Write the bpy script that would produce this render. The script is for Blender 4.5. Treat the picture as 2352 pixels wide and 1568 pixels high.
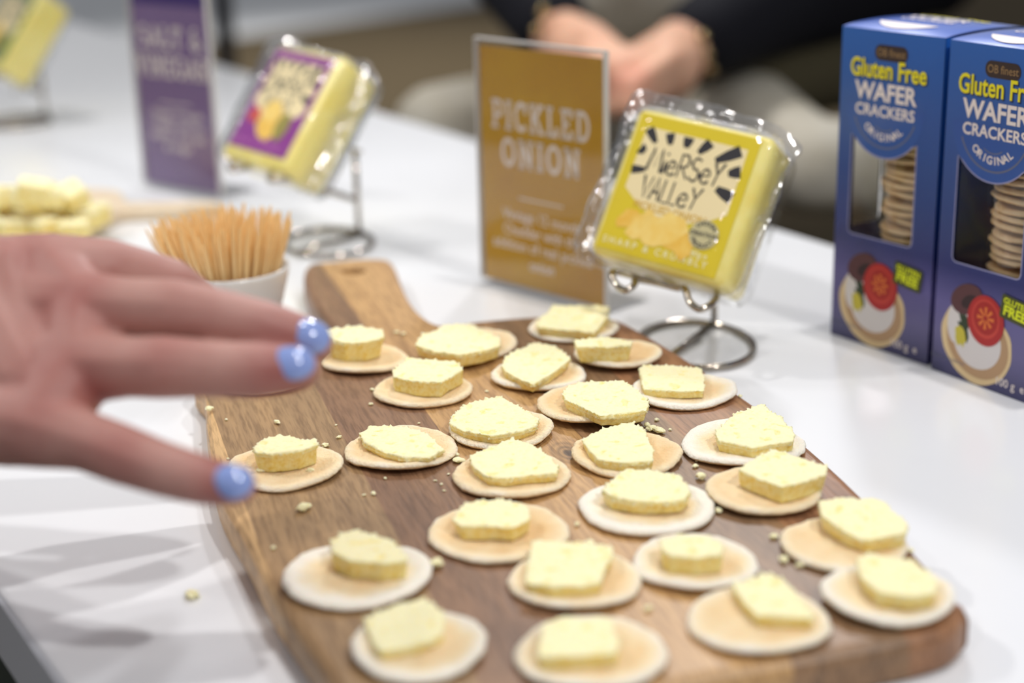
import bpy, bmesh, math, random
import numpy as np
from mathutils import Vector, Matrix, noise
random.seed(7)
S = bpy.context.scene
COL = S.collection
for o in list(bpy.data.objects): bpy.data.objects.remove(o)

# ------------------------------------------------------------------ camera
F, W, H = 3730.0, 2352, 1568          # focal length in pixels
HC = 0.310                            # eye height above the table top
g = np.array([272.0, 11600.0, F]); g /= np.linalg.norm(g)
Yc = np.array([0, 0, 1.0]) - g[2]*g; Yc /= np.linalg.norm(Yc)
Xc = np.cross(Yc, -g); Xc = Xc if Xc[0] > 0 else -Xc
M3 = np.array([Xc, Yc, -g])           # world = M3 @ (right, down, forward)
cam = bpy.data.cameras.new('camera'); co = bpy.data.objects.new('camera', cam); COL.objects.link(co)
r_, d_, f_ = M3[:, 0], M3[:, 1], M3[:, 2]
co.matrix_world = Matrix(((r_[0], -d_[0], -f_[0], 0), (r_[1], -d_[1], -f_[1], 0), (r_[2], -d_[2], -f_[2], HC), (0, 0, 0, 1)))
cam.sensor_width = 36.0; cam.lens = 36.0*F/W; cam.clip_start = 0.02; cam.clip_end = 60
cam.dof.use_dof = True; cam.dof.focus_distance = 0.805; cam.dof.aperture_fstop = cam.lens/1000/0.0162
S.camera = co
def ray(u, v): return M3 @ np.array([(u-W/2)/F, (v-H/2)/F, 1.0])
def P(u, v, z=0.0):                   # point of the horizontal plane z seen at (u, v)
    r = ray(u, v); t = (z-HC)/r[2]; return Vector((r[0]*t, r[1]*t, z))
def D(u, v, d):                       # point at depth d
    r = ray(u, v); return Vector((r[0]*d, r[1]*d, HC+r[2]*d))

# ------------------------------------------------------------------ light and exposure
vs = S.view_settings; vs.view_transform = 'Standard'; vs.look = 'None'; vs.gamma = 1; vs.use_curve_mapping = False
vs.exposure = 0.62
wd = bpy.data.worlds.new('hall'); S.world = wd; wd.use_nodes = True
bg = wd.node_tree.nodes['Background']; bg.inputs[0].default_value = (0.82, 0.84, 0.88, 1); bg.inputs[1].default_value = 0.24
def fill_spot(loc, power, ang):
    l = bpy.data.lights.new('hall_fill', 'SPOT'); l.energy = power; l.color = (1, .97, .93); l.shadow_soft_size = .15; l.spot_size = math.radians(ang); l.spot_blend = .5
    o = bpy.data.objects.new('hall_fill', l); COL.objects.link(o); o.location = loc
fill_spot((-.6, 6.9, 2.2), 330, 95)  # unseen fill lamp, added to brighten the far floor
fill_spot((-1.0, 2.1, 2.3), 62, 80)  # another added fill, lifts the dim far part of the table
def bulb(name, loc, power, rad):
    l = bpy.data.lights.new(name, 'POINT'); l.energy = power; l.color = (1, .97, .94); l.shadow_soft_size = rad
    o = bpy.data.objects.new(name, l); COL.objects.link(o); o.location = loc
CTR = Vector((0.03, 0.98, 0.0))
def spot(name, d, dist, power, col, rad):
    l = bpy.data.lights.new(name, 'SPOT'); l.energy = power; l.color = col; l.shadow_soft_size = rad
    l.spot_size = math.radians(52); l.spot_blend = 1.0
    o = bpy.data.objects.new(name, l); COL.objects.link(o)
    dv = Vector(d).normalized(); o.location = CTR + dv*dist
    o.rotation_euler = dv.to_track_quat('Z', 'Y').to_euler(); return o
spot('track_or_fill_light', (0.57, -0.80, 1.0), 2.7, 60, (1.0, 0.985, 0.965), 0.045)
spot('track_or_fill_light', (0.17, -0.04, 1.0), 2.5, 50, (1.0, 0.975, 0.95), 0.045)
spot('track_or_fill_light', (-0.85, 0.22, 1.0), 2.7, 44, (1.0, 0.97, 0.935), 0.06)
spot('track_or_fill_light', (0.25, 1.15, 1.0), 3.0, 64, (0.98, 0.98, 1.0), 0.10)
spot('track_or_fill_light', (-0.62, -0.95, 1.0), 2.9, 12, (1.0, 0.98, 0.96), 0.05)  # front-left fill, added to lift the box fronts

# ------------------------------------------------------------------ helpers
def lin(c):
    return tuple(((x/255)/12.92 if x/255 <= .04045 else ((x/255+.055)/1.055)**2.4) for x in c[:3])+(1,)
MATS = {}
def mat(name, col, rough=.5, metal=0., spec=.5, var=None, scale=40., bump=0., bscale=200., sss=0., coat=0., stretch=None, detail=4):
    if name in MATS: return MATS[name]
    m = bpy.data.materials.new(name); m.use_nodes = True; nt = m.node_tree; b = nt.nodes['Principled BSDF']
    b.inputs['Base Color'].default_value = lin(col); b.inputs['Roughness'].default_value = rough
    b.inputs['Metallic'].default_value = metal; b.inputs['Specular IOR Level'].default_value = spec
    b.inputs['Coat Weight'].default_value = coat
    if sss:
        b.inputs['Subsurface Weight'].default_value = sss; b.inputs['Subsurface Radius'].default_value = (1, .5, .25); b.inputs['Subsurface Scale'].default_value = .004
    if var or bump:
        tc = nt.nodes.new('ShaderNodeTexCoord'); mp = nt.nodes.new('ShaderNodeMapping'); nt.links.new(tc.outputs['Object'], mp.inputs[0])
        if stretch: mp.inputs['Scale'].default_value = stretch
    if var:
        n = nt.nodes.new('ShaderNodeTexNoise'); n.inputs['Scale'].default_value = scale; n.inputs['Detail'].default_value = detail
        nt.links.new(mp.outputs[0], n.inputs[0])
        r = nt.nodes.new('ShaderNodeValToRGB'); r.color_ramp.elements[0].position = .35; r.color_ramp.elements[1].position = .68
        r.color_ramp.elements[0].color = lin(col); r.color_ramp.elements[1].color = lin(var)
        nt.links.new(n.outputs[0], r.inputs[0]); nt.links.new(r.outputs[0], b.inputs['Base Color'])
    if bump:
        n2 = nt.nodes.new('ShaderNodeTexNoise'); n2.inputs['Scale'].default_value = bscale; n2.inputs['Detail'].default_value = 5
        nt.links.new(mp.outputs[0], n2.inputs[0]); bp = nt.nodes.new('ShaderNodeBump'); bp.inputs['Strength'].default_value = bump
        bp.inputs['Distance'].default_value = .002; nt.links.new(n2.outputs[0], bp.inputs['Height']); nt.links.new(bp.outputs[0], b.inputs['Normal'])
    MATS[name] = m; return m
def clear(name, tint=(.96, .96, .96), rough=.05, bump=0., bscale=60., fac=1.45, base=.04):
    m = bpy.data.materials.new(name); m.use_nodes = True; nt = m.node_tree; nt.nodes.clear()
    out = nt.nodes.new('ShaderNodeOutputMaterial'); mx = nt.nodes.new('ShaderNodeMixShader'); t = nt.nodes.new('ShaderNodeBsdfTransparent')
    gl = nt.nodes.new('ShaderNodeBsdfGlossy'); fr = nt.nodes.new('ShaderNodeLayerWeight'); fr.inputs[0].default_value = .5
    pw = nt.nodes.new('ShaderNodeMath'); pw.operation = 'POWER'; pw.inputs[1].default_value = 4.5; nt.links.new(fr.outputs['Facing'], pw.inputs[0])
    ad = nt.nodes.new('ShaderNodeMath'); ad.operation = 'ADD'; ad.inputs[1].default_value = base; ad.use_clamp = True
    t.inputs[0].default_value = (*tint, 1); gl.inputs['Roughness'].default_value = rough; gl.inputs[0].default_value = (.95, .95, .95, 1)
    nt.links.new(pw.outputs[0], ad.inputs[0]); nt.links.new(ad.outputs[0], mx.inputs[0]); nt.links.new(t.outputs[0], mx.inputs[1]); nt.links.new(gl.outputs[0], mx.inputs[2]); nt.links.new(mx.outputs[0], out.inputs[0])
    if bump:
        n = nt.nodes.new('ShaderNodeTexNoise'); n.inputs['Scale'].default_value = bscale; tc = nt.nodes.new('ShaderNodeTexCoord')
        nt.links.new(tc.outputs['Object'], n.inputs[0]); bp = nt.nodes.new('ShaderNodeBump'); bp.inputs['Strength'].default_value = bump; bp.inputs['Distance'].default_value = .004
        nt.links.new(n.outputs[0], bp.inputs['Height']); nt.links.new(bp.outputs[0], gl.inputs['Normal']); nt.links.new(bp.outputs[0], fr.inputs['Normal'])
    return m
def tag(o, label=None, cat=None, group=None, kind=None):
    if label: o['label'] = label
    if cat: o['category'] = cat
    if group: o['group'] = group
    if kind: o['kind'] = kind
    return o
ORG = {}
def empty(name, loc, label=None, cat=None, group=None, kind=None):
    o = bpy.data.objects.new(name, None); o.empty_display_size = .02; o.location = loc; COL.objects.link(o); ORG[o] = Vector(loc)
    return tag(o, label, cat, group, kind)
def mesh(name, V, Fc, m, parent=None, smooth=False, loc=None, kind=None):
    """vertices are given in world space; loc is the origin of a top-level mesh"""
    org = ORG[parent] if parent is not None else (Vector(loc) if loc is not None else Vector((0, 0, 0)))
    me = bpy.data.meshes.new(name)
    me.from_pydata([tuple(Vector(v)-org) for v in V], [], Fc); me.validate(); me.update()
    if smooth: me.polygons.foreach_set('use_smooth', [True]*len(me.polygons))
    for mm in (m if isinstance(m, (list, tuple)) else [m]): me.materials.append(mm)
    o = bpy.data.objects.new(name, me); COL.objects.link(o)
    if parent is not None: o.parent = parent
    else: o.location = org
    ORG[o] = org
    if kind: o['kind'] = kind
    return o
def fixn(o):
    bm = bmesh.new(); bm.from_mesh(o.data); bmesh.ops.recalc_face_normals(bm, faces=bm.faces); bm.to_mesh(o.data); bm.free(); return o
def bevel(o, w, seg=2):
    bm = bmesh.new(); bm.from_mesh(o.data)
    bmesh.ops.bevel(bm, geom=bm.edges[:], offset=w, segments=seg, profile=.5, affect='EDGES', clamp_overlap=True); bm.to_mesh(o.data); bm.free(); return o
class Fr:
    """a frame: origin and three axes (right, up, out of the printed face)"""
    def __init__(s, O, A, U, N=None):
        s.O = Vector(O); s.A = Vector(A).normalized(); s.U = Vector(U).normalized(); s.N = Vector(N).normalized() if N is not None else s.A.cross(s.U).normalized()
    def at(s, x, y, n=0.): return s.O + s.A*x + s.U*y + s.N*n
    def uv(s, u, v, n=0.):             # where the view ray meets the plane out by n
        r = Vector(ray(u, v)); c = Vector((0, 0, HC)); t = (s.at(0, 0, n)-c).dot(s.N)/r.dot(s.N); q = c+r*t-s.O
        return q.dot(s.A), q.dot(s.U)
def box(name, fr, x0, x1, y0, y1, n0, n1, m, parent=None, bev=0., seg=2, loc=None):
    V = [fr.at(x, y, n) for x in (x0, x1) for y in (y0, y1) for n in (n0, n1)]
    Fc = [(0, 1, 3, 2), (4, 6, 7, 5), (0, 4, 5, 1), (2, 3, 7, 6), (0, 2, 6, 4), (1, 5, 7, 3)]
    o = fixn(mesh(name, V, Fc, m, parent, loc=loc))
    if bev: bevel(o, bev, seg)
    return o
WORLD = Fr((0, 0, 0), (1, 0, 0), (0, 1, 0))
def tube_data(pts, r, seg=10, closed=False):
    pts = [Vector(p) for p in pts]; n = len(pts); rr = r if isinstance(r, (list, tuple)) else [r]*n
    V = []; Fc = []; prev = None
    for i, p in enumerate(pts):
        a = pts[(i-1) % n] if (closed or i > 0) else p; b = pts[(i+1) % n] if (closed or i < n-1) else p
        t = (b-a).normalized()
        if prev is None:
            up = Vector((0, 0, 1)) if abs(t.z) < .9 else Vector((1, 0, 0)); nr = (up-t*up.dot(t)).normalized()
        else: nr = (prev-t*prev.dot(t)).normalized()
        prev = nr; bn = t.cross(nr)
        for k in range(seg):
            w = 2*math.pi*k/seg; V.append(p+(nr*math.cos(w)+bn*math.sin(w))*rr[i])
    for i in range(n if closed else n-1):
        j = (i+1) % n
        for k in range(seg): Fc.append((i*seg+k, i*seg+(k+1) % seg, j*seg+(k+1) % seg, j*seg+k))
    if not closed: Fc += [tuple(range(seg))[::-1], tuple((n-1)*seg+k for k in range(seg))]
    return V, Fc
def crom(pts, k=8, closed=False):
    pts = [Vector(p) for p in pts]; n = len(pts); out = []
    for i in range(n if closed else n-1):
        p0 = pts[(i-1) % n] if closed or i > 0 else pts[0]; p1 = pts[i]; p2 = pts[(i+1) % n]; p3 = pts[(i+2) % n] if closed or i < n-2 else pts[-1]
        for j in range(k):
            t = j/k; out.append(.5*((2*p1)+(p2-p0)*t+(2*p0-5*p1+4*p2-p3)*t*t+(3*p1-p0-3*p2+p3)*t**3))
    if not closed: out.append(pts[-1])
    return out
def tube(name, pts, r, m, parent, seg=10, closed=False, smooth=6):
    V, Fc = tube_data(crom(pts, smooth, closed) if smooth else pts, r, seg, closed); return fixn(mesh(name, V, Fc, m, parent, True))
def rings(name, RR, m, parent=None, smooth=True, loc=None, cap0=True, cap1=True):
    """loft closed rings of equal count"""
    n = len(RR[0]); V = [p for R in RR for p in R]; Fc = []
    for i in range(len(RR)-1):
        for k in range(n): Fc.append((i*n+k, i*n+(k+1) % n, (i+1)*n+(k+1) % n, (i+1)*n+k))
    if cap0: Fc.append(tuple(range(n))[::-1])
    if cap1: Fc.append(tuple((len(RR)-1)*n+k for k in range(n)))
    return fixn(mesh(name, V, Fc, m, parent, smooth, loc))
def blob(segs, vox, smooth=8, k=1.0):
    """one continuous skin around tapering segments [(p0, r0, p1, r1), ...]"""
    bm0 = bmesh.new(); bmesh.ops.create_icosphere(bm0, subdivisions=2, radius=1); sv = [v.co.copy() for v in bm0.verts]; sf = [tuple(v.index for v in f.verts) for f in bm0.faces]; bm0.free()
    V = []; Fc = []
    for p0, r0, p1, r1 in segs:
        p0, p1 = Vector(p0), Vector(p1); n = max(2, int((p1-p0).length/(min(r0, r1)*.22)))
        for i in range(n+1):
            t = i/n; p = p0.lerp(p1, t); r = r0+(r1-r0)*t; b = len(V)
            V += [p+q*r for q in sv]; Fc += [tuple(b+a for a in f) for f in sf]
    me = bpy.data.meshes.new('tmp'); me.from_pydata([tuple(v) for v in V], [], Fc); o = bpy.data.objects.new('tmp', me); COL.objects.link(o)
    rm = o.modifiers.new('r', 'REMESH'); rm.mode = 'VOXEL'; rm.voxel_size = vox
    sm = o.modifiers.new('s', 'SMOOTH'); sm.factor = .5; sm.iterations = smooth
    ev = o.evaluated_get(bpy.context.evaluated_depsgraph_get()); m2 = ev.to_mesh()
    V = [v.co.copy() for v in m2.vertices]; Fc = [tuple(p.vertices) for p in m2.polygons]; ev.to_mesh_clear(); bpy.data.objects.remove(o); bpy.data.meshes.remove(me)
    return V, Fc
def vcol(o, name, fn):
    a = o.data.attributes.new(name, 'FLOAT', 'POINT'); a.data.foreach_set('value', [fn(v.co+ORG[o], v.normal) for v in o.data.vertices])
# ---- flat print: shapes and letters as thin layers on a face
def poly_fill(polys):
    """outer outline and holes -> 2-D triangles"""
    cu = bpy.data.curves.new('c', 'CURVE'); cu.dimensions = '2D'; cu.fill_mode = 'BOTH'
    for pl in polys:
        sp = cu.splines.new('POLY'); sp.points.add(len(pl)-1); sp.use_cyclic_u = True
        for p, q in zip(sp.points, pl): p.co = (q[0], q[1], 0, 1)
    o = bpy.data.objects.new('c', cu); COL.objects.link(o); me = bpy.data.meshes.new_from_object(o)
    V = [(v.co.x, v.co.y) for v in me.vertices]; Fc = [tuple(p.vertices) for p in me.polygons]
    bpy.data.objects.remove(o); bpy.data.curves.remove(cu); bpy.data.meshes.remove(me); return V, Fc
def text2d(s, size, bold=0., align='CENTER', space=1., line=1., xs=1.):
    cu = bpy.data.curves.new('t', 'FONT'); cu.body = s; cu.size = size; cu.offset = bold*size; cu.align_x = align; cu.align_y = 'CENTER'
    cu.space_character = space; cu.space_line = line; cu.resolution_u = 3
    o = bpy.data.objects.new('t', cu); COL.objects.link(o); me = bpy.data.meshes.new_from_object(o)
    V = [(v.co.x*xs, v.co.y) for v in me.vertices]; Fc = [tuple(p.vertices) for p in me.polygons]
    bpy.data.objects.remove(o); bpy.data.curves.remove(cu); bpy.data.meshes.remove(me); return V, Fc
def strokes2d(sts):
    """sts: list of (points, width or list of widths) -> ribbons"""
    V = []; Fc = []
    for pts, w in sts:
        n = len(pts); b = len(V)
        for i, p in enumerate(pts):
            a = pts[max(0, i-1)]; c = pts[min(n-1, i+1)]; dx, dy = c[0]-a[0], c[1]-a[1]; L = math.hypot(dx, dy) or 1
            ww = (w[i] if isinstance(w, (list, tuple)) else w)/2
            V += [(p[0]-dy/L*ww, p[1]+dx/L*ww), (p[0]+dy/L*ww, p[1]-dx/L*ww)]
        for i in range(n-1): Fc.append((b+2*i, b+2*i+1, b+2*i+3, b+2*i+2))
    return V, Fc
def put(d, cx=0, cy=0, sc=1., rot=0.):
    c, s = math.cos(rot), math.sin(rot); return [(cx+(x*c-y*s)*sc, cy+(x*s+y*c)*sc) for x, y in d[0]], d[1]
def merge(*ds):
    V = []; Fc = []
    for v, f in ds:
        b = len(V); V += list(v); Fc += [tuple(b+i for i in q) for q in f]
    return V, Fc
def layer(name, d, fr, off, m, parent, label=None):
    o = mesh(name, [fr.at(x, y, off) for x, y in d[0]], d[1], m, parent)
    if label: o['label'] = label
    return o
def ell(cx, cy, a, b, rot=0., n=36, a0=0., a1=2*math.pi, wob=0., seed=0):
    out = []
    for i in range(n):
        t = a0+(a1-a0)*i/(n if abs(a1-a0-2*math.pi) < 1e-6 else n-1); k = 1+wob*noise.noise(Vector((math.cos(t)*2+seed, math.sin(t)*2, seed)))
        x, y = math.cos(t)*a*k, math.sin(t)*b*k; out.append((cx+x*math.cos(rot)-y*math.sin(rot), cy+x*math.sin(rot)+y*math.cos(rot)))
    return out
def ngon(pts): return list(pts), [tuple(range(len(pts)))]
def rrect(x0, x1, y0, y1, r, k=5):
    out = []
    for cx, cy, a in ((x1-r, y1-r, 0), (x0+r, y1-r, 90), (x0+r, y0+r, 180), (x1-r, y0+r, 270)):
        out += [(cx+r*math.cos(math.radians(a+90*i/k)), cy+r*math.sin(math.radians(a+90*i/k))) for i in range(k+1)]
    return out
# slab-serif capitals on a unit-high grid
def arc(cx, cy, a, b, t0, t1, n=12): return [(cx+a*math.cos(math.radians(t0+(t1-t0)*i/n)), cy+b*math.sin(math.radians(t0+(t1-t0)*i/n))) for i in range(n+1)]
def slab(txt, h, w=.17, gap=.16):
    t = .13; sts = []; x = 0
    def L(*p): sts.append(([(x+a, b) for a, b in p], w))
    def s(cx, y, q=.34): sts.append(([(x+cx-q/2, y+(t/2 if y < .5 else -t/2)), (x+cx+q/2, y+(t/2 if y < .5 else -t/2))], t))
    def C(p, ww=w): sts.append(([(x+a, b) for a, b in p], ww))
    for ch in txt:
        if ch == 'P': L((.17, 0), (.17, 1)); s(.17, 0, .36); s(.12, 1, .24); C([(.17, .94)]+arc(.38, .7, .24, .24, 90, -90)+[(.17, .46)], .13); wd_ = .66
        elif ch == 'I': L((.17, 0), (.17, 1)); s(.17, 0, .36); s(.17, 1, .36); wd_ = .34
        elif ch == 'C': C(arc(.4, .5, .32, .43, 40, 320)); L((.66, .62), (.66, .95)); wd_ = .74
        elif ch == 'G': C(arc(.4, .5, .32, .43, 40, 330)); L((.68, .1), (.68, .45)); s(.62, .38, .34); wd_ = .8
        elif ch == 'K': L((.17, 0), (.17, 1)); s(.17, 0, .36); s(.17, 1, .36); L((.2, .42), (.62, .92)); L((.34, .56), (.66, .06)); s(.66, 0, .34); s(.62, 1, .3); wd_ = .8
        elif ch == 'L': L((.17, 0), (.17, 1)); s(.17, 1, .36); C([(0, .07), (.6, .07)], .14); L((.56, .05), (.56, .34)); wd_ = .64
        elif ch == 'E': L((.17, 0), (.17, 1)); C([(0, .07), (.62, .07)], .14); C([(0, .93), (.62, .93)], .14); C([(.17, .5), (.45, .5)], .13); L((.57, .05), (.57, .3)); L((.57, .7), (.57, .95)); wd_ = .66
        elif ch == 'D': L((.17, 0), (.17, 1)); C([(0, .07)]+arc(.34, .5, .33, .43, -90, 90)+[(0, .93)], .15); wd_ = .74
        elif ch == 'O': C(arc(.4, .5, .32, .43, 0, 360, 24)); wd_ = .8
        elif ch == 'N': L((.17, 0), (.17, 1)); L((.17, .95), (.64, .05)); L((.64, 0), (.64, 1)); s(.17, 0, .32); s(.1, 1, .26); s(.64, 1, .32); wd_ = .82
        elif ch == 'S': C(arc(.33, .72, .22, .22, 30, 270)+arc(.33, .28, .24, .22, 90, -150)); wd_ = .66
        elif ch == 'A': L((.08, 0), (.36, 1)); L((.64, 0), (.36, 1)); C([(.18, .33), (.54, .33)], .12); s(.08, 0, .3); s(.64, 0, .3); wd_ = .74
        elif ch == 'T': L((.34, 0), (.34, 1)); s(.34, 0, .36); C([(.02, .93), (.66, .93)], .14); L((.06, .7), (.06, .95)); L((.62, .7), (.62, .95)); wd_ = .7
        elif ch == 'V': L((.08, 1), (.36, 0)); L((.64, 1), (.36, 0)); s(.08, 1, .3); s(.64, 1, .3); wd_ = .74
        elif ch == 'R': L((.17, 0), (.17, 1)); s(.17, 0, .36); C([(0, .94)]+arc(.38, .72, .22, .22, 90, -90)+[(.17, .5)], .13); L((.36, .5), (.64, .04)); s(.64, 0, .26); wd_ = .76
        elif ch == '&': C(arc(.33, .76, .17, .18, 300, 60)[::-1]+arc(.33, .27, .25, .22, 100, 330)); L((.22, .66), (.66, .04)); wd_ = .76
        else: wd_ = .35
        x += wd_+gap
    V, Fc = strokes2d(sts); return [((a-(x-gap)/2)*h, (b-.5)*h) for a, b in V], Fc

# ------------------------------------------------------------------ materials
def tan2(c, k):
    m = sum(c)/3; return tuple(min(255, (x+(m-x)*.13)*k) for x in c)
KNOT = (0, 0, 0)
def m_wood(name, a, b, c):
    m = bpy.data.materials.new(name); m.use_nodes = True; nt = m.node_tree; bs = nt.nodes['Principled BSDF']; bs.inputs['Roughness'].default_value = .42
    tc = nt.nodes.new('ShaderNodeTexCoord'); mp = nt.nodes.new('ShaderNodeMapping'); mp.inputs['Rotation'].default_value = (0, 0, math.radians(-16.1)); mp.inputs['Scale'].default_value = (1, 1, 1)
    nt.links.new(tc.outputs['Object'], mp.inputs[0])
    mp2 = nt.nodes.new('ShaderNodeMapping'); mp2.inputs['Scale'].default_value = (75, 4, 40); nt.links.new(mp.outputs[0], mp2.inputs[0])
    n1 = nt.nodes.new('ShaderNodeTexNoise'); n1.inputs['Scale'].default_value = 1; n1.inputs['Detail'].default_value = 6; n1.inputs['Distortion'].default_value = .5; nt.links.new(mp2.outputs[0], n1.inputs[0])
    mp3 = nt.nodes.new('ShaderNodeMapping'); mp3.inputs['Scale'].default_value = (700, 60, 300); nt.links.new(mp.outputs[0], mp3.inputs[0])
    n2 = nt.nodes.new('ShaderNodeTexNoise'); n2.inputs['Scale'].default_value = 1; n2.inputs['Detail'].default_value = 4; nt.links.new(mp3.outputs[0], n2.inputs[0])
    r = nt.nodes.new('ShaderNodeValToRGB'); e = r.color_ramp.elements; e[0].position = .3; e[0].color = lin(tan2(a, 1.20)); e[1].position = .72; e[1].color = lin(tan2(c, 1.06)); q = e.new(.52); q.color = lin(tan2(b, 1.14))
    nt.links.new(n1.outputs[0], r.inputs[0])
    r2 = nt.nodes.new('ShaderNodeValToRGB'); r2.color_ramp.elements[0].position = .36; r2.color_ramp.elements[1].position = .56; r2.color_ramp.elements[0].color = (.68, .65, .62, 1); r2.color_ramp.elements[1].color = (1, 1, 1, 1)
    nt.links.new(n2.outputs[0], r2.inputs[0])
    mx = nt.nodes.new('ShaderNodeMix'); mx.data_type = 'RGBA'; mx.blend_type = 'MULTIPLY'; mx.inputs[0].default_value = 1
    nt.links.new(r.outputs[0], mx.inputs[6]); nt.links.new(r2.outputs[0], mx.inputs[7]); 
    # a dark knot with rings
    vd = nt.nodes.new('ShaderNodeVectorMath'); vd.operation = 'SUBTRACT'; vd.inputs[1].default_value = KNOT; nt.links.new(mp.outputs[0], vd.inputs[0])
    vm = nt.nodes.new('ShaderNodeVectorMath'); vm.operation = 'MULTIPLY'; vm.inputs[1].default_value = (1, .55, 0); nt.links.new(vd.outputs[0], vm.inputs[0])
    vl = nt.nodes.new('ShaderNodeVectorMath'); vl.operation = 'LENGTH'; nt.links.new(vm.outputs[0], vl.inputs[0])
    rk = nt.nodes.new('ShaderNodeValToRGB'); rk.color_ramp.elements[0].color = (.16, .12, .10, 1); rk.color_ramp.elements[1].color = (1, 1, 1, 1); rk.color_ramp.elements[1].position = 1
    for p_, c_ in ((.14, .2), (.24, .75), (.34, .42), (.46, .85), (.58, .62), (.72, .95), (.84, .82)): q = rk.color_ramp.elements.new(p_); q.color = (c_, c_*.96, c_*.9, 1)
    sc_ = nt.nodes.new('ShaderNodeMath'); sc_.operation = 'MULTIPLY'; sc_.inputs[1].default_value = 1/.013; nt.links.new(vl.outputs['Value'], sc_.inputs[0]); nt.links.new(sc_.outputs[0], rk.inputs[0])
    mk = nt.nodes.new('ShaderNodeMix'); mk.data_type = 'RGBA'; mk.blend_type = 'MULTIPLY'; mk.inputs[0].default_value = 1; nt.links.new(mx.outputs[2], mk.inputs[6]); nt.links.new(rk.outputs[0], mk.inputs[7])
    nt.links.new(mk.outputs[2], bs.inputs['Base Color'])
    bp = nt.nodes.new('ShaderNodeBump'); bp.inputs['Strength'].default_value = .25; bp.inputs['Distance'].default_value = .0006; nt.links.new(n2.outputs[0], bp.inputs['Height']); nt.links.new(bp.outputs[0], bs.inputs['Normal'])
    return m
def m_cracker():
    m = bpy.data.materials.new('wafer'); m.use_nodes = True; nt = m.node_tree; b = nt.nodes['Principled BSDF']; b.inputs['Roughness'].default_value = .85; b.inputs['Specular IOR Level'].default_value = .15
    b.inputs['Subsurface Weight'].default_value = .15; b.inputs['Subsurface Scale'].default_value = .002
    at = nt.nodes.new('ShaderNodeAttribute'); at.attribute_name = 'toast'
    tc = nt.nodes.new('ShaderNodeTexCoord'); n = nt.nodes.new('ShaderNodeTexNoise'); n.inputs['Scale'].default_value = 90; n.inputs['Detail'].default_value = 5; nt.links.new(tc.outputs['Object'], n.inputs[0])
    a1 = nt.nodes.new('ShaderNodeMath'); a1.operation = 'MULTIPLY_ADD'; a1.inputs[1].default_value = .5; nt.links.new(n.outputs[0], a1.inputs[0]); nt.links.new(at.outputs['Fac'], a1.inputs[2])
    r = nt.nodes.new('ShaderNodeValToRGB'); e = r.color_ramp.elements; e[0].position = .22; e[0].color = lin((243, 236, 222)); e[1].position = 1.0; e[1].color = lin((212, 166, 110))
    q = e.new(.5); q.color = lin((240, 220, 182)); q = e.new(.8); q.color = lin((231, 197, 148)); nt.links.new(a1.outputs[0], r.inputs[0]); nt.links.new(r.outputs[0], b.inputs['Base Color'])
    n3 = nt.nodes.new('ShaderNodeTexNoise'); n3.inputs['Scale'].default_value = 700; n3.inputs['Detail'].default_value = 4; nt.links.new(tc.outputs['Object'], n3.inputs[0])
    bp = nt.nodes.new('ShaderNodeBump'); bp.inputs['Strength'].default_value = .75; bp.inputs['Distance'].default_value = .0014; nt.links.new(n3.outputs[0], bp.inputs['Height']); nt.links.new(bp.outputs[0], b.inputs['Normal'])
    return m
def m_cheese():
    m = bpy.data.materials.new('cheddar'); m.use_nodes = True; nt = m.node_tree; b = nt.nodes['Principled BSDF']; b.inputs['Roughness'].default_value = .6; b.inputs['Specular IOR Level'].default_value = .25
    b.inputs['Subsurface Weight'].default_value = .35; b.inputs['Subsurface Radius'].default_value = (1, .75, .25); b.inputs['Subsurface Scale'].default_value = .004
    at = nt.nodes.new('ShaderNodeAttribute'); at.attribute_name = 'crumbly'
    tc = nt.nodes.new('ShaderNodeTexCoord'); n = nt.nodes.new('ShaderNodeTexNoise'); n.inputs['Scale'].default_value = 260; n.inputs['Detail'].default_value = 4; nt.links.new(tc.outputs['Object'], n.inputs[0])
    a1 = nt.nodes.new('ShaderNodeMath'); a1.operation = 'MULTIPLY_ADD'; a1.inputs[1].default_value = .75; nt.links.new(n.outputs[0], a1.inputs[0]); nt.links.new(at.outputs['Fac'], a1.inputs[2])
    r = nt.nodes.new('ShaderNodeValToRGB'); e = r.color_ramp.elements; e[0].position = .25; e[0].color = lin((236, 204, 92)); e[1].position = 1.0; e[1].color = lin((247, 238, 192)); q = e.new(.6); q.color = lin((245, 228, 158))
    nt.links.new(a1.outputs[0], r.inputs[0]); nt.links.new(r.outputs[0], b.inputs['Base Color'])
    n3 = nt.nodes.new('ShaderNodeTexNoise'); n3.inputs['Scale'].default_value = 900; n3.inputs['Detail'].default_value = 5; nt.links.new(tc.outputs['Object'], n3.inputs[0])
    bp = nt.nodes.new('ShaderNodeBump'); bp.inputs['Strength'].default_value = .5; bp.inputs['Distance'].default_value = .001; nt.links.new(n3.outputs[0], bp.inputs['Height']); nt.links.new(bp.outputs[0], b.inputs['Normal'])
    return m
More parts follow.
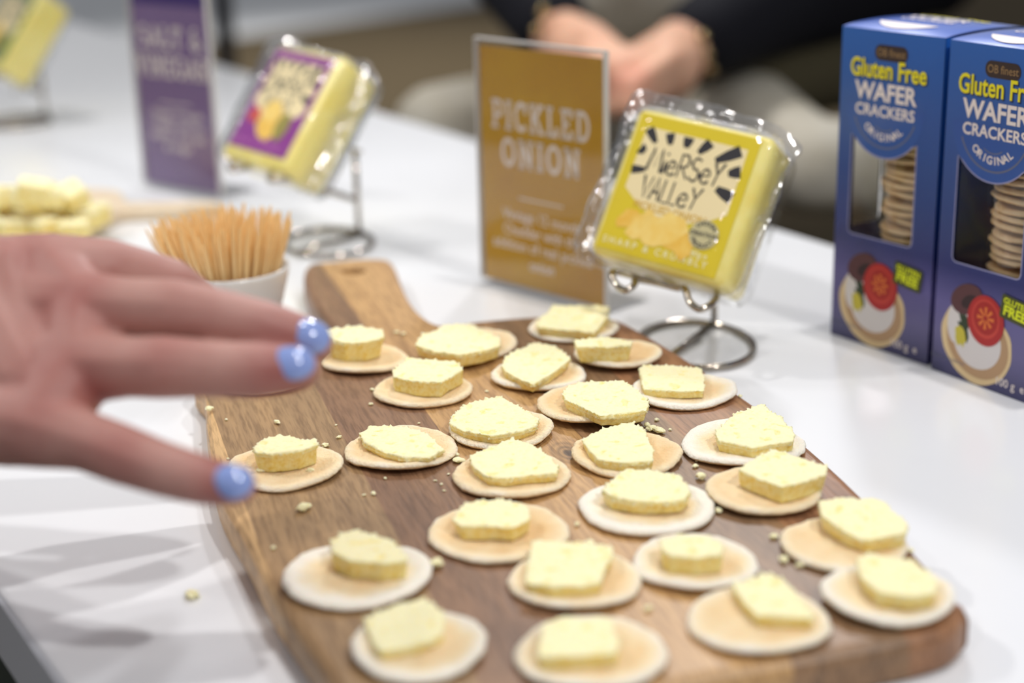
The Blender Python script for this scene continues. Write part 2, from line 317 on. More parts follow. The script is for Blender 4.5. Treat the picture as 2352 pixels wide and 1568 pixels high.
def m_skin(name, base, red):
    m = bpy.data.materials.new(name); m.use_nodes = True; nt = m.node_tree; b = nt.nodes['Principled BSDF']; b.inputs['Roughness'].default_value = .5; b.inputs['Specular IOR Level'].default_value = .35
    b.inputs['Subsurface Weight'].default_value = .3; b.inputs['Subsurface Radius'].default_value = (1, .35, .2); b.inputs['Subsurface Scale'].default_value = .006
    at = nt.nodes.new('ShaderNodeAttribute'); at.attribute_name = 'flush'
    tc = nt.nodes.new('ShaderNodeTexCoord'); n = nt.nodes.new('ShaderNodeTexNoise'); n.inputs['Scale'].default_value = 45; n.inputs['Detail'].default_value = 3; nt.links.new(tc.outputs['Object'], n.inputs[0])
    a1 = nt.nodes.new('ShaderNodeMath'); a1.operation = 'MULTIPLY_ADD'; a1.inputs[1].default_value = .5; nt.links.new(n.outputs[0], a1.inputs[0]); nt.links.new(at.outputs['Fac'], a1.inputs[2])
    r = nt.nodes.new('ShaderNodeValToRGB'); e = r.color_ramp.elements; e[0].position = .2; e[0].color = lin(base); e[1].position = 1.1; e[1].color = lin(red); nt.links.new(a1.outputs[0], r.inputs[0]); nt.links.new(r.outputs[0], b.inputs['Base Color'])
    n3 = nt.nodes.new('ShaderNodeTexNoise'); n3.inputs['Scale'].default_value = 500; nt.links.new(tc.outputs['Object'], n3.inputs[0])
    bp = nt.nodes.new('ShaderNodeBump'); bp.inputs['Strength'].default_value = .15; bp.inputs['Distance'].default_value = .0006; nt.links.new(n3.outputs[0], bp.inputs['Height']); nt.links.new(bp.outputs[0], b.inputs['Normal'])
    return m
WAFER, CHEESE = m_cracker(), m_cheese()
M_TABLE = mat('white_laminate', (236, 237, 240), .22, spec=.5, var=(232, 233, 236), scale=6, coat=.1)
M_EDGE = mat('table_edge_band', (196, 199, 206), .35)
CHROME = mat('polished_wire', (176, 167, 154), .12, metal=1.)
ACRYL = clear('clear_acrylic', (.98, .98, .98), .04, base=.012)
ACRYL_E = mat('acrylic_edge', (206, 202, 198), .25, spec=.6)
FILM = clear('clear_film', (.985, .985, .98), .07, bump=.55, bscale=55, fac=1.4, base=.035)
FILM2 = clear('film_flange', (.90, .89, .90), .16, bump=.9, bscale=70, base=.26)
WHITE_INK = mat('white_ink', (236, 228, 222), .6)

# ------------------------------------------------------------------ the setting
TZ = 0.75                               # the table top stands 0.75 m above the floor
floor = box('floor', WORLD, -5, 6, -2, 14, -TZ-.05, -TZ, mat('brown_carpet', (88, 77, 58), .95, spec=.1, var=(78, 68, 52), scale=30, bump=.4, bscale=300))
tag(floor, kind='structure')
aw = [P(505, 92, -TZ), P(1105, 8, -TZ)]
ad = (aw[1]-aw[0]).normalized(); an = Vector((-ad.y, ad.x, 0))
aq = [aw[0]-ad*5, aw[1]+ad*5, aw[1]+ad*5+an*4.5, aw[0]-ad*5+an*4.5]
aisle = mesh('floor_aisle', [Vector((q.x, q.y, -TZ+z)) for z in (.001, .012) for q in aq], [(3, 2, 1, 0), (4, 5, 6, 7), (0, 1, 5, 4), (1, 2, 6, 5), (2, 3, 7, 6), (3, 0, 4, 7)], mat('pale_grey_vinyl', (206, 208, 210), .5, var=(198, 200, 203), scale=3))
tag(aisle, kind='structure')

# table: the near and far edges run parallel
tn = P(102, 1503); td = Vector((.5185, -.855, 0)).normalized(); tp = Vector((-td.y, td.x, 0))     # tp points to the far side
tw = (P(1080, 318)-tn).dot(tp)
tfr = Fr(tn, td, tp, (0, 0, 1))
table = empty('table', (tn.x, tn.y, -TZ), 'long white laminate table with pale grey edge carrying the board, signs and packs', 'table')
box('tabletop', tfr, -3.6, 1.6, 0, tw, -.036, 0, M_TABLE, table, .0025)
eb = box('edge_band', tfr, -3.6, 1.6, -.0018, -.0002, -.034, -.002, M_EDGE, table); eb['label'] = 'pale grey edge band of the table'
box('base_panel', tfr, -3.5, 1.5, .07, .09, -TZ, -.036, mat('dark_green_panel', (24, 38, 34), .6), table)
box('side_panel', tfr, 1.48, 1.5, .0905, tw-.07, -TZ, -.036, MATS['dark_green_panel'], table)
box('side_panel', tfr, -3.5, -3.48, .0905, tw-.07, -TZ, -.036, MATS['dark_green_panel'], table)

# ------------------------------------------------------------------ serving board
T = 0.018
bax = Vector((-.277, .961, 0)).normalized(); bpx = Vector((bax.y, -bax.x, 0))       # along, across
def bs(s, t): return bpx*s+bax*t
def outline():
    pts = [P(u, v, T) for u, v in ((468, 905), (474, 990), (500, 1130), (561, 1243), (627, 1370), (740, 1540))]
    s_t = [(p.dot(bpx), p.dot(bax)) for p in pts]
    near = 0.474
    st = [(.075, near+.012), (.085, near+.001), (.14, near-.001), (.2, near), (.26, near+.001), (.288, near+.002), (.307, near+.0055), (.319, near+.0150)]
    right = [P(u, v, T) for u, v in ((2200, 1370), (1990, 1140), (1810, 980), (1640, 860), (1530, 790))]
    st += [(p.dot(bpx), p.dot(bax)) for p in right]
    back = [P(u, v, T) for u, v in ((1438, 738), (1405, 729), (1330, 724), (1230, 724), (1100, 734), (1020, 744), (975, 722), (945, 690), (925, 650), (908, 608), (888, 593), (820, 592), (760, 598), (712, 603), (697, 620), (700, 650), (722, 700))]
    st += [(p.dot(bpx), p.dot(bax)) for p in back]
    st += [(.155, .935), (.135, .915), (.105, .905), (.082, .895), (.066, .870)]
    st += s_t
    return st
ST = outline()
poly = []
for i, q in enumerate(ST):
    poly.append(bs(*q))
poly = crom(poly, 4, True)
bc = bs(.2, .68)
def inset(pl, d):
    n = len(pl); out = []
    for i in range(n):
        a, b = pl[i-1], pl[(i+1) % n]; t = (b-a).normalized(); nn = Vector((-t.y, t.x, 0)); out.append(pl[i]+nn*d)
    return out
prof = [(0.0035, 0.0), (0.0010, .0012), (0., .004), (0., T-.0055), (.0008, T-.0025), (.0028, T-.0006), (.0055, T)]
area = sum(poly[i].x*poly[(i+1) % len(poly)].y-poly[(i+1) % len(poly)].x*poly[i].y for i in range(len(poly)))
sg = 1 if area > 0 else -1
hc = P(812, 622, T); n = len(poly)
def hring(r): return [Vector((hc.x+r*math.cos(2*math.pi*k/28), hc.y+r*math.sin(2*math.pi*k/28), 0)) for k in range(28)]
hprof = [(.0090, 0.0), (.0084, .0008), (.0084, T-.0008), (.0090, T)]
bm = bmesh.new()
def sheet(pls, z, flip):
    d = poly_fill([[(p.x, p.y) for p in pl] for pl in pls]); vv = [bm.verts.new((x, y, z)) for x, y in d[0]]
    for f in d[1]:
        f = [vv[i] for i in f]
        try: bm.faces.new(f[::-1] if flip else f)
        except ValueError: pass
def wall(loops):
    R = [[bm.verts.new((p.x, p.y, z)) for p in pl] for pl, z in loops]; m = len(R[0])
    for a, b in zip(R, R[1:]):
        for k in range(m): bm.faces.new((a[k], a[(k+1) % m], b[(k+1) % m], b[k]))
wall([(inset(poly, d*sg), z) for d, z in prof]); wall([(hring(r), z) for r, z in hprof])
sheet([inset(poly, prof[0][0]*sg), hring(hprof[0][0])], 0.0, True); sheet([inset(poly, prof[-1][0]*sg), hring(hprof[-1][0])], T, False)
bmesh.ops.remove_doubles(bm, verts=bm.verts[:], dist=2e-6); bmesh.ops.recalc_face_normals(bm, faces=bm.faces)
print('BOARD', bm.calc_volume(signed=True), sum(1 for e in bm.edges if len(e.link_faces) != 2))
me2 = bpy.data.meshes.new('whole'); bm.to_mesh(me2); bm.free()
board = empty('serving_board', (bc.x, bc.y, 0), 'large brown acacia paddle board covered with cheese topped crackers', 'board')
kv = P(1306, 1040, T)-Vector((bc.x, bc.y, 0)); kv.rotate(Matrix.Rotation(math.radians(-16.1), 3, 'Z')); KNOT = tuple(kv)
strips = [(-1, .070, (176, 136, 86), (192, 152, 100), (206, 168, 114)), (.070, .128, (122, 92, 60), (146, 114, 76), (170, 132, 86)), (.128, .176, (104, 74, 52), (126, 90, 62), (146, 108, 76)),
          (.176, .240, (146, 108, 64), (176, 134, 82), (194, 150, 94)), (.240, .288, (106, 80, 56), (134, 100, 68), (158, 118, 78)), (.288, 2, (112, 76, 50), (144, 98, 64), (164, 116, 76))]
tan1 = lambda c, k: tuple(min(255, int(x*k)) for x in c)
for i, (s0, s1, ca, cb, cc) in enumerate(strips):
    bm = bmesh.new(); bm.from_mesh(me2)
    for s, sgn in ((s0, -1), (s1, 1)):
        r = bmesh.ops.bisect_plane(bm, geom=bm.verts[:]+bm.edges[:]+bm.faces[:], plane_co=bpx*s, plane_no=bpx*sgn, clear_outer=True, clear_inner=False)
        ed = [e for e in r['geom_cut'] if isinstance(e, bmesh.types.BMEdge)]
        if ed: bmesh.ops.holes_fill(bm, edges=ed, sides=0)
    bmesh.ops.triangulate(bm, faces=[f for f in bm.faces if len(f.verts) > 4]); bmesh.ops.recalc_face_normals(bm, faces=bm.faces)
    V = [v.co.copy() for v in bm.verts]; bm.verts.index_update(); Fc = [tuple(v.index for v in f.verts) for f in bm.faces]; bm.free()
    o = mesh('wood_strip', V, Fc, m_wood('acacia_%s' % 'abcdef'[i], ca, cb, cc), board, False)
    o['label'] = ('pale', 'greyish brown', 'dark brown', 'golden tan', 'walnut brown', 'reddish brown')[i]+' strip of the board'
bpy.data.meshes.remove(me2)

# ------------------------------------------------------------------ crackers and cheese
CR = [  # u, v centre, width px, white rim 0..1, lift mm, place phrase
 (836, 826, 203, .15, 0, 'right beside the upper blue fingernail at the back left'),
 (1075, 790, 232, .25, 0, 'at the back edge just right of the board handle'),
 (1317, 752, 210, .55, 0, 'farthest back of all, at the foot of the gold sign'),
 (1420, 818, 204, .35, 1.8, 'at the back right below the round base of the wire stand, with its right half bare'),
 (973, 894, 228, .1, 0, 'in the second row behind the knot, left of centre'),
 (1238, 860, 224, .5, 0, 'in the back centre between the gold sign and the middle of the board'),
 (1572, 896, 243, .75, 0, 'on the right edge nearest to the wire stand'),
 (1358, 936, 252, .2, 2.0, 'in the middle right, just behind the dark knot in the wood'),
 (1151, 986, 242, .3, 0, 'in the centre, hidden mostly by a large slice'),
 (920, 1032, 262, .25, 0, 'left of centre with a ragged slice, level with the little finger'),
 (1440, 1042, 263, .15, 0, 'right of the dark knot in the wood'),
 (1706, 1020, 285, 1., 0, 'with a crisp white rim on the right edge, halfway along the board'),
 (656, 1072, 264, .2, 0, 'touched by the little finger nail on the left edge'),
 (1176, 1090, 272, .15, 0, 'in the very middle of the board'),
 (1753, 1132, 266, .15, 1.5, 'right of centre under the cleanest square slice'),
 (1146, 1220, 325, .3, 0, 'left of centre in the front half, toasted tan with a broken slice'),
 (1486, 1163, 317, 1., 0, 'in the centre right, ringed by a broad white rim'),
 (1938, 1248, 293, .3, 0, 'on the right edge in the front half, second from the near corner'),
 (1595, 1291, 290, .65, 0, 'in the front centre right with a small square slice'),
 (820, 1320, 346, 1., 0, 'at the front left with a wide white rim'),
 (1321, 1330, 308, .35, 0, 'in the front centre under a large square slice'),
 (2039, 1372, 304, .7, 1.8, 'nearest the rounded right corner of the board'),
 (1742, 1426, 327, .45, 0, 'in the front row right of centre, with a diamond shaped slice'),
 (963, 1482, 323, .7, 0, 'in the front row at the left end'),
 (1358, 1500, 352, .5, 0, 'in the front row at the bottom centre, cut by the picture edge'),
 (600, 862, 236, .6, 0, 'almost hidden under the ring finger')]
SP = ['beside the upper blue fingernail', 'just right of the board handle', 'at the foot of the gold sign', 'beside the wire stand, half bare', 'second row, left of centre', 'back centre of the board', 'right edge nearest the wire stand', 'just behind the dark knot', 'centre, mostly hidden by cheese', 'left of centre beside the leftmost cracker', 'just right of the dark knot', 'right edge, halfway along the board', 'touched by the little fingernail', 'very middle of the board', 'just before the right edge cracker', 'left centre of the front half', 'right centre of the front half', 'right edge, second from near corner', 'front, right of the large square slice', 'front left, with the widest rim', 'front centre, between four others', 'nearest the rounded right corner', 'front row, right of centre', 'front row, left end', 'front row, bottom centre of picture', 'hidden under the ring finger']
def cracker_mesh(c, r, rim, seed, z0, toastk=1.0):
    N = 72; rr = [0, .12, .25, .4, .55, .68, .79, .87, .93, .97, 1.0]; th = .0024
    V = []; tz = []; off = Vector((seed*3.7, seed*1.3, 0)); tilt = Vector((noise.noise(off), noise.noise(off+Vector((5, 5, 5))), 0))*.016
    def warp(x, y): return .0009*noise.noise(Vector((x*24, y*24, seed)))+.0010*((x*x-y*y)/(r*r))*math.sin(seed*2.1)+.0006*(x*x+y*y)/(r*r)
    rad = [1+.045*noise.noise(Vector((math.cos(2*math.pi*k/N)*1.6, math.sin(2*math.pi*k/N)*1.6, seed*2.3)))+.020*noise.noise(Vector((math.cos(2*math.pi*k/N)*7, math.sin(2*math.pi*k/N)*7, seed)))+.016*noise.noise(Vector((math.cos(2*math.pi*k/N)*14, math.sin(2*math.pi*k/N)*14, seed))) for k in range(N)]
    for side in (1, 0):
        for f in rr[1:]:
            for k in range(N):
                a = 2*math.pi*k/N; q = f*rad[k]*r; x, y = q*math.cos(a), q*math.sin(a)
                e = 1 if f < .95 else (1-.75*((f-.95)/.05)**2)
                lip = .0006*math.exp(-((f-.9)/.06)**2)
                h = warp(x, y)+ (th*(.5+.5*e)+lip+.00030*noise.noise(Vector((x*260, y*260, seed)))+.00035*noise.noise(Vector((x*95, y*95, seed)))*f if side else th*.5*(1-e))
                V.append(Vector((c.x+x, c.y+y, h)))
                w = noise.noise(Vector((x*38+seed, y*38, seed)))*.35
                d_ = (1-rim*.38)-f*(1+.14*w)
                tt = (.20+.9*max(-.5, min(.30, d_*1.5+.10)))*toastk + .30*w
                tz.append(tt-.05 if side else .35)
    m = len(rr)-1
    ct = len(V); V.append(Vector((c.x, c.y, warp(0, 0)+th))); tz.append(.5); V.append(Vector((c.x, c.y, warp(0, 0)))); tz.append(.4)
    Fc = []
    for s in (0, 1):
        b = s*m*N
        for i in range(m-1):
            for k in range(N):
                q = (b+i*N+k, b+(i+1)*N+k, b+(i+1)*N+(k+1) % N, b+i*N+(k+1) % N); Fc.append(q if s == 0 else q[::-1])
        for k in range(N):
            q = (ct+s, b+k, b+(k+1) % N); Fc.append(q if s == 0 else q[::-1])
    for k in range(N):
        a, b = (m-1)*N, 2*m*N-N; Fc.append((a+k, b+k, b+(k+1) % N, a+(k+1) % N))
    mn = min(v.z for v in V)
    for v in V: v.z += z0-mn
    return V, Fc, tz
ctop = {}
for i, (u, v, w, rim, lift, ph) in enumerate(CR):
    dz = HC-T; c = P(u, v, T+.0022); depth = (M3.T @ (np.array(c)-np.array([0, 0, HC])))[2]; r = w*depth/F/2/1.01
    V, Fc, tz = cracker_mesh(c, r, rim, i*1.37+2, T+.0002+lift*.001, 1.15 if i in (15, 3, 7, 10) else 1.0)
    o = mesh('cracker', V, Fc, WAFER, None, True, (c.x, c.y, T))
    a = o.data.attributes.new('toast', 'FLOAT', 'POINT'); a.data.foreach_set('value', tz)
    look = 'round wafer cracker with a broad white rim' if rim >= .9 else ('toasted tan round wafer cracker' if rim <= .2 else 'pale round wafer cracker')
    tag(o, look+', '+SP[i], 'cracker', 'wafer crackers laid out on the board')
    ctop[i] = (c, r, T+.0030+lift*.001)
CH = [  # cracker index, top outline in px, height of the front side in px, shrink of the bottom, look
 (0, [(738, 760), (775, 752), (830, 751), (878, 757), (884, 772), (845, 784), (790, 786), (750, 776)], 42, .80, 'wedge of pale yellow cheese with a pointed lower side'),
 (1, [(950, 790), (972, 767), (1020, 748), (1080, 743), (1120, 760), (1150, 775), (1150, 793), (1110, 805), (1055, 815), (1000, 808)], 24, .92, 'wide flat slice of pale cheese'),
 (2, [(1231, 742), (1253, 722), (1272, 702), (1335, 698), (1400, 702), (1398, 722), (1375, 752), (1365, 762), (1290, 756), (1235, 750)], 17, .97, 'flat square slice of cheese, straight left edge'),
 (3, [(1317, 779), (1364, 773), (1414, 775), (1456, 783), (1450, 792), (1400, 796), (1325, 796)], 32, .86, 'narrow wedge of cheese tipped toward the back'),
 (4, [(900, 852), (918, 835), (936, 820), (985, 824), (1047, 830), (1066, 845), (1030, 868), (1012, 877), (950, 874), (903, 864)], 30, .96, 'thick block of cheese with crumbly front'),
 (5, [(1150, 836), (1173, 809), (1226, 784), (1276, 794), (1314, 821), (1272, 855), (1225, 882), (1196, 872), (1158, 850)], 18, .93, 'slice of cheese with a corner toward the front'),
 (6, [(1469, 844), (1479, 838), (1532, 838), (1605, 842), (1620, 863), (1618, 896), (1552, 897), (1479, 893), (1473, 866)], 16, .98, 'neat rectangular slice of cheese'),
 (7, [(1292, 905), (1305, 885), (1365, 875), (1430, 872), (1465, 895), (1490, 922), (1486, 942), (1430, 950), (1380, 955), (1330, 932), (1300, 918)], 22, .95, 'broad six sided slice of cheese'),
 (8, [(1032, 972), (1038, 950), (1080, 925), (1146, 908), (1188, 927), (1238, 962), (1230, 978), (1195, 990), (1130, 1000), (1060, 988)], 18, .95, 'large pale slice of cheese with rounded front'),
 (9, [(823, 992), (852, 977), (928, 979), (974, 988), (1024, 1030), (986, 1050), (928, 1050), (882, 1038), (836, 1015)], 15, .93, 'ragged slice of cheese narrowing to the right'),
 (10, [(1336, 1008), (1355, 995), (1400, 980), (1452, 964), (1483, 993), (1502, 1030), (1500, 1057), (1430, 1062), (1375, 1055), (1350, 1030)], 18, .97, 'slice of cheese with a torn left corner'),
 (11, [(1642, 992), (1655, 975), (1686, 950), (1747, 927), (1800, 962), (1825, 997), (1825, 1012), (1765, 1020), (1728, 1028), (1648, 1010)], 24, .95, 'thick slice of cheese with a blunt left side'),
 (12, [(580, 1025), (614, 1002), (664, 998), (695, 1006), (731, 1002), (731, 1020), (690, 1034), (620, 1042), (585, 1038)], 40, .88, 'chunky piece of cheese with a dipped top edge'),
 (13, [(1078, 1045), (1120, 1027), (1175, 1006), (1210, 1015), (1240, 1030), (1283, 1066), (1280, 1085), (1220, 1090), (1160, 1098), (1120, 1095), (1085, 1070)], 18, .96, 'wide slice of cheese with a notch under its front edge'),
 (14, [(1695, 1077), (1724, 1058), (1777, 1030), (1838, 1050), (1901, 1070), (1896, 1088), (1838, 1108), (1796, 1117), (1746, 1100)], 34, .96, 'clean cut thick square of cheese'),
 (15, [(1040, 1195), (1060, 1160), (1090, 1147), (1170, 1145), (1215, 1165), (1218, 1190), (1180, 1212), (1120, 1208), (1060, 1208)], 28, .95, 'broken slice of cheese crumbling at its right end'),
 (16, [(1383, 1125), (1400, 1105), (1429, 1080), (1475, 1076), (1517, 1082), (1563, 1092), (1586, 1128), (1572, 1146), (1530, 1152), (1455, 1150), (1400, 1138)], 28, .93, 'thick oblong of cheese with a hollowed front'),
 (17, [(1881, 1147), (1947, 1142), (2029, 1149), (2085, 1203), (2080, 1224), (1993, 1239), (1947, 1224), (1886, 1183)], 30, .93, 'tall crumbly block of cheese'),
 (18, [(1515, 1238), (1559, 1226), (1630, 1226), (1662, 1250), (1656, 1272), (1600, 1280), (1540, 1275), (1520, 1260)], 38, .98, 'small thick square of cheese'),
 (19, [(757, 1238), (780, 1222), (820, 1212), (880, 1230), (925, 1262), (937, 1285), (880, 1292), (800, 1285), (763, 1266)], 40, .93, 'thick piece of cheese with spiky crumbs on top'),
 (20, [(1222, 1241), (1290, 1240), (1410, 1252), (1403, 1275), (1375, 1337), (1340, 1345), (1270, 1345), (1207, 1337), (1212, 1290)], 24, .98, 'large flat square of cheese'),
 (21, [(1968, 1282), (1993, 1270), (2095, 1285), (2155, 1335), (2148, 1362), (2085, 1370), (2020, 1360), (1978, 1325)], 30, .94, 'rounded slice of cheese with two holes in its front'),
 (22, [(1682, 1340), (1765, 1315), (1805, 1332), (1868, 1410), (1862, 1418), (1740, 1412), (1710, 1385)], 24, .98, 'smooth diamond shaped slice of cheese'),
 (23, [(835, 1420), (898, 1390), (970, 1373), (1022, 1405), (1018, 1455), (960, 1480), (875, 1495), (850, 1470)], 20, .96, 'large irregular slice of cheese'),
 (24, [(1245, 1430), (1300, 1416), (1405, 1418), (1418, 1470), (1418, 1497), (1330, 1505), (1235, 1505), (1238, 1470)], 30, 1., 'rectangular slice of cheese with deep yellow front')]
def remeshed(V, Fc, vox):
    me = bpy.data.meshes.new('tmp'); me.from_pydata([tuple(v) for v in V], [], Fc); o = bpy.data.objects.new('tmp', me); COL.objects.link(o); ORG[o] = Vector(); fixn(o)
    rm = o.modifiers.new('r', 'REMESH'); rm.mode = 'VOXEL'; rm.voxel_size = vox
    sm = o.modifiers.new('s', 'SMOOTH'); sm.factor = .5; sm.iterations = 2
    ev = o.evaluated_get(bpy.context.evaluated_depsgraph_get()); m2 = ev.to_mesh()
    V = [v.co.copy() for v in m2.vertices]; N = [v.normal.copy() for v in m2.vertices]; Fc = [tuple(p.vertices) for p in m2.polygons]; ev.to_mesh_clear(); bpy.data.objects.remove(o); bpy.data.meshes.remove(me)
    return V, N, Fc
def cheese_obj(name, top, bot, seed, vox=.00075, amp=1.):
    n = len(top); V = bot+top; Fc = [tuple(range(n))[::-1], tuple(range(n, 2*n))]+[(k, (k+1) % n, n+(k+1) % n, n+k) for k in range(n)]
    V, N, Fc = remeshed(V, Fc, vox)
    zt = sum(p.z for p in top)/n; zb = min(p.z for p in bot); out = []; cr = []
    for p, nn in zip(V, N):
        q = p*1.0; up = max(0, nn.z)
        n1 = noise.noise(q*210+Vector((seed, 0, 0))); n2 = noise.noise(q*620+Vector((0, seed, 0))); n3 = noise.noise(q*75+Vector((0, 0, seed)))
        edge = 1 if (abs(nn.z) < .93 and p.z > zt-.0022 and abs(nn.z) > .12) else 0
        d = amp*(.00085*n3+.00028*n1*(1 if up < .5 else .8)+.00022*n2*(.6+up))
        if edge: d += amp*max(0, n2+.05)*.0016+amp*max(0, n1-.1)*.0011
        pit = max(0, n1-.42)*.0022 if up > .8 else 0
        v = p+nn*(d-pit)
        if nn.z < -.3 or v.z < zb+.0002: v.z = max(v.z, zb)
        out.append(v); cr.append(.15+.5*up+.35*edge+.25*n2-1.5*(pit > 0)*.25)  # pale crumbly top; yellower sides and pits are partly shading put into the colour
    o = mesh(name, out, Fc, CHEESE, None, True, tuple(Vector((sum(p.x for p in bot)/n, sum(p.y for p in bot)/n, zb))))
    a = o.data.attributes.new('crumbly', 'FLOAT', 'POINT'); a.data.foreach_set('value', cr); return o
for j, (ci, tpx, dpx, shr, look) in enumerate(CH):
    c, r, zt = ctop[ci]; dep = (M3.T @ (np.array(c)-np.array([0, 0, HC])))[2]; th = dpx*1.1*dep/F/.93+.0006
    z1 = zt+th; top = [P(u, v, z1) for u, v in tpx]; cc = sum(top, Vector())/len(top)
    bot = [Vector((cc.x+(p.x-cc.x)*shr, cc.y+(p.y-cc.y)*shr, zt)) for p in top]
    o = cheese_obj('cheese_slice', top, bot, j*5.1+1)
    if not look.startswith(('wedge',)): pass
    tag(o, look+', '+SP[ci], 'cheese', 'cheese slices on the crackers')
# loose crumbs
icos = bmesh.new(); bmesh.ops.create_icosphere(icos, subdivisions=2, radius=1)
def crumb(p, s, seed, label='tiny pale crumb of cheese lying on the board between the crackers', group='cheese crumbs on the board', nm='cheese_crumb'):
    V = []
    for v in icos.verts:
        k = 1+.55*noise.noise(v.co*1.6+Vector((seed*3.1, 0, 0))); V.append(Vector((v.co.x*s*k*(1+.6*math.sin(seed)**2), v.co.y*s*k, v.co.z*s*.62*k)))
    a = seed*1.7; V = [Vector((v.x*math.cos(a)-v.y*math.sin(a), v.x*math.sin(a)+v.y*math.cos(a), v.z)) for v in V]; mn = min(v.z for v in V)
    V = [p+v-Vector((0, 0, mn)) for v in V]
    o = mesh(nm, V, [tuple(q.index for q in f.verts) for f in icos.faces], CHEESE, None, False, p)
    a = o.data.attributes.new('crumbly', 'FLOAT', 'POINT'); a.data.foreach_set('value', [.7]*len(V)); tag(o, label, 'crumb', group)
icos.verts.index_update()
for k, (u, v, s) in enumerate([(637, 973, 1.2), (779, 1006, .9), (748, 1026, 1.6), (772, 977, .5), (1054, 1062, 1.9), (1048, 1048, 1.2), (962, 973, .5), (1356, 1252, 1.6), (1650, 1178, 1.5), (1800, 1290, 1.6), (1778, 1236, 1.3),
        (1610, 1100, 2.2), (1497, 988, 2.0), (1513, 994, 2.0), (1486, 980, 1.4), (1539, 988, .7), (1597, 1073, 1.1), (1600, 1060, .5), (885, 1100, .7), (1000, 1105, .5), (1014, 1113, .6), (1020, 1128, .6), (858, 1136, .9), (836, 1138, .6),
        (1700, 912, 1.0), (1508, 966, .9), (856, 897, 1.0), (852, 930, 1.1), (911, 765, 1.0), (927, 769, 1.0), (1068, 1070, .6), (1325, 1207, 1.0), (1838, 1302, 1.2), (2092, 1268, 1.2), (1488, 1402, 1.3), (520, 965, .6), (524, 1055, .6), (628, 1260, .9), (1030, 1090, .5), (1118, 900, .7)]):
    crumb(P(u, v, T+.0001), s*.00115, k+1.3)
crumb(P(698, 1172, T+.0001), .0026, 4.2, 'pale green tinted crumb alone on the left strip of the board', None)
crumb(P(1003, 1302, T+.0001), .0030, 6.1, 'elongated cheese crumb right of the front left cracker with the wide white rim', None)
crumb(P(481, 944, T+.0001), .0020, 9.2, 'long cheese crumb at the far left rim of the board below the fingers', None)
crumb(P(443, 1372, 0.0001), .0030, 3.3, 'small yellow cheese crumb lying on the white table left of the board', None)
crumb(P(600, 1084, ctop[12][2]-.0004), .0018, 5.3, 'crumb on the left cracker beside the little finger nail', None)
crumb(P(712, 1084, ctop[12][2]-.0004), .0015, 7.3, 'crumb on the left cracker right in front of its chunky cheese', None)
#PART2
# ------------------------------------------------------------------ table-top signs
def sign(L, R, h, paper_m, head, body_txt, label, top_band=None):
    A = (R-L); w = A.length; A.normalize(); fr = Fr(L, A, (0, 0, 1)); th = .0042
    root = empty('table_sign', L+A*w/2, label, 'sign', 'acrylic table signs')
    box('front_pane', fr, .0012, w-.0012, .004, h-.0012, -.0012, 0, ACRYL, root)
    box('back_pane', fr, .0012, w-.0012, .004, h-.0012, -th, -th+.0012, ACRYL, root)
    box('sign_base', fr, 0, w, 0, .0038, -.045, .003, ACRYL, root, .0008)
    e = []
    for x0, x1, y0, y1 in ((0, .0012, .004, h), (w-.0012, w, .004, h), (.0012, w-.0012, h-.0012, h)):
        V = [fr.at(x, y, n) for x in (x0, x1) for y in (y0, y1) for n in (-th, 0)]; e.append((V, [(0, 1, 3, 2), (4, 6, 7, 5), (0, 4, 5, 1), (2, 3, 7, 6), (0, 2, 6, 4), (1, 5, 7, 3)]))
    V, Fc = merge(*e); fixn(mesh('pane_edge', V, Fc, ACRYL_E, root))
    c = box('paper_card', fr, .0035, w-.003, .0045, h-.005, -.0021, -.0015, paper_m, root)
    cx = w/2
    layer('headline', merge(*[([(cx+x*xs, y+yy) for x, yy in d_[0]], d_[1]) for d_, xs, y in [(slab(t, hh, .16), xs_, y_) for t, hh, xs_, y_ in head]]), fr, -.00142, WHITE_INK, c)
    layer('divider_line', strokes2d([([(cx-.021, h*.385), (cx+.021, h*.385)], .0011)]), fr, -.00142, WHITE_INK, c)
    layer('small_print', merge(*[put(text2d(t, s, .012), cx, y) for t, s, y in body_txt]), fr, -.00142, WHITE_INK, c)
    if top_band: layer('colour_band', ngon([(.0036, h*top_band[0]), (w-.0031, h*top_band[0]), (w-.0031, h*top_band[1]), (.0036, h*top_band[1])]), fr, -.00146, top_band[2], c)
    return root
gm = mat('gold_card', (196, 152, 0), .35, spec=.5, var=(180, 128, 4), scale=12, coat=.4)
GL, GR = P(1104, 648), P(1402, 727)
GR = GL+(GR-GL).normalized()*.120
sign(GL, GR, .1715, gm, [('PICKLED', .0200, .82, .1215), ('ONION', .0195, .90, .0965)],
     [('Vintage 12 month', .0102, .0535), ('Cheddar with the', .0102, .0430), ('addition of real pickled', .0102, .0325), ('onion', .0102, .0205)], 'mustard gold sign reading PICKLED ONION in white slab letters')
pm_ = mat('plum_card', (124, 98, 146), .35, spec=.5, var=(112, 82, 128), scale=10, coat=.4)
pdk = mat('deep_violet_ink', (58, 26, 112), .4)
PL, PR = P(330, 428), P(500, 459)
PR = PL+(PR-PL).normalized()*.104
sign(PL, PR, .205, pm_, [('SALT &', .0185, .95, .1370), ('VINEGAR', .0190, .86, .1115)],
     [('Vintage 12 month', .0095, .070), ('Cheddar with the', .0095, .060), ('addition of sea salt', .0095, .050), ('& vinegar', .0095, .040)], 'plum purple sign reading SALT & VINEGAR in pale slab letters', (.80, .97, pdk))

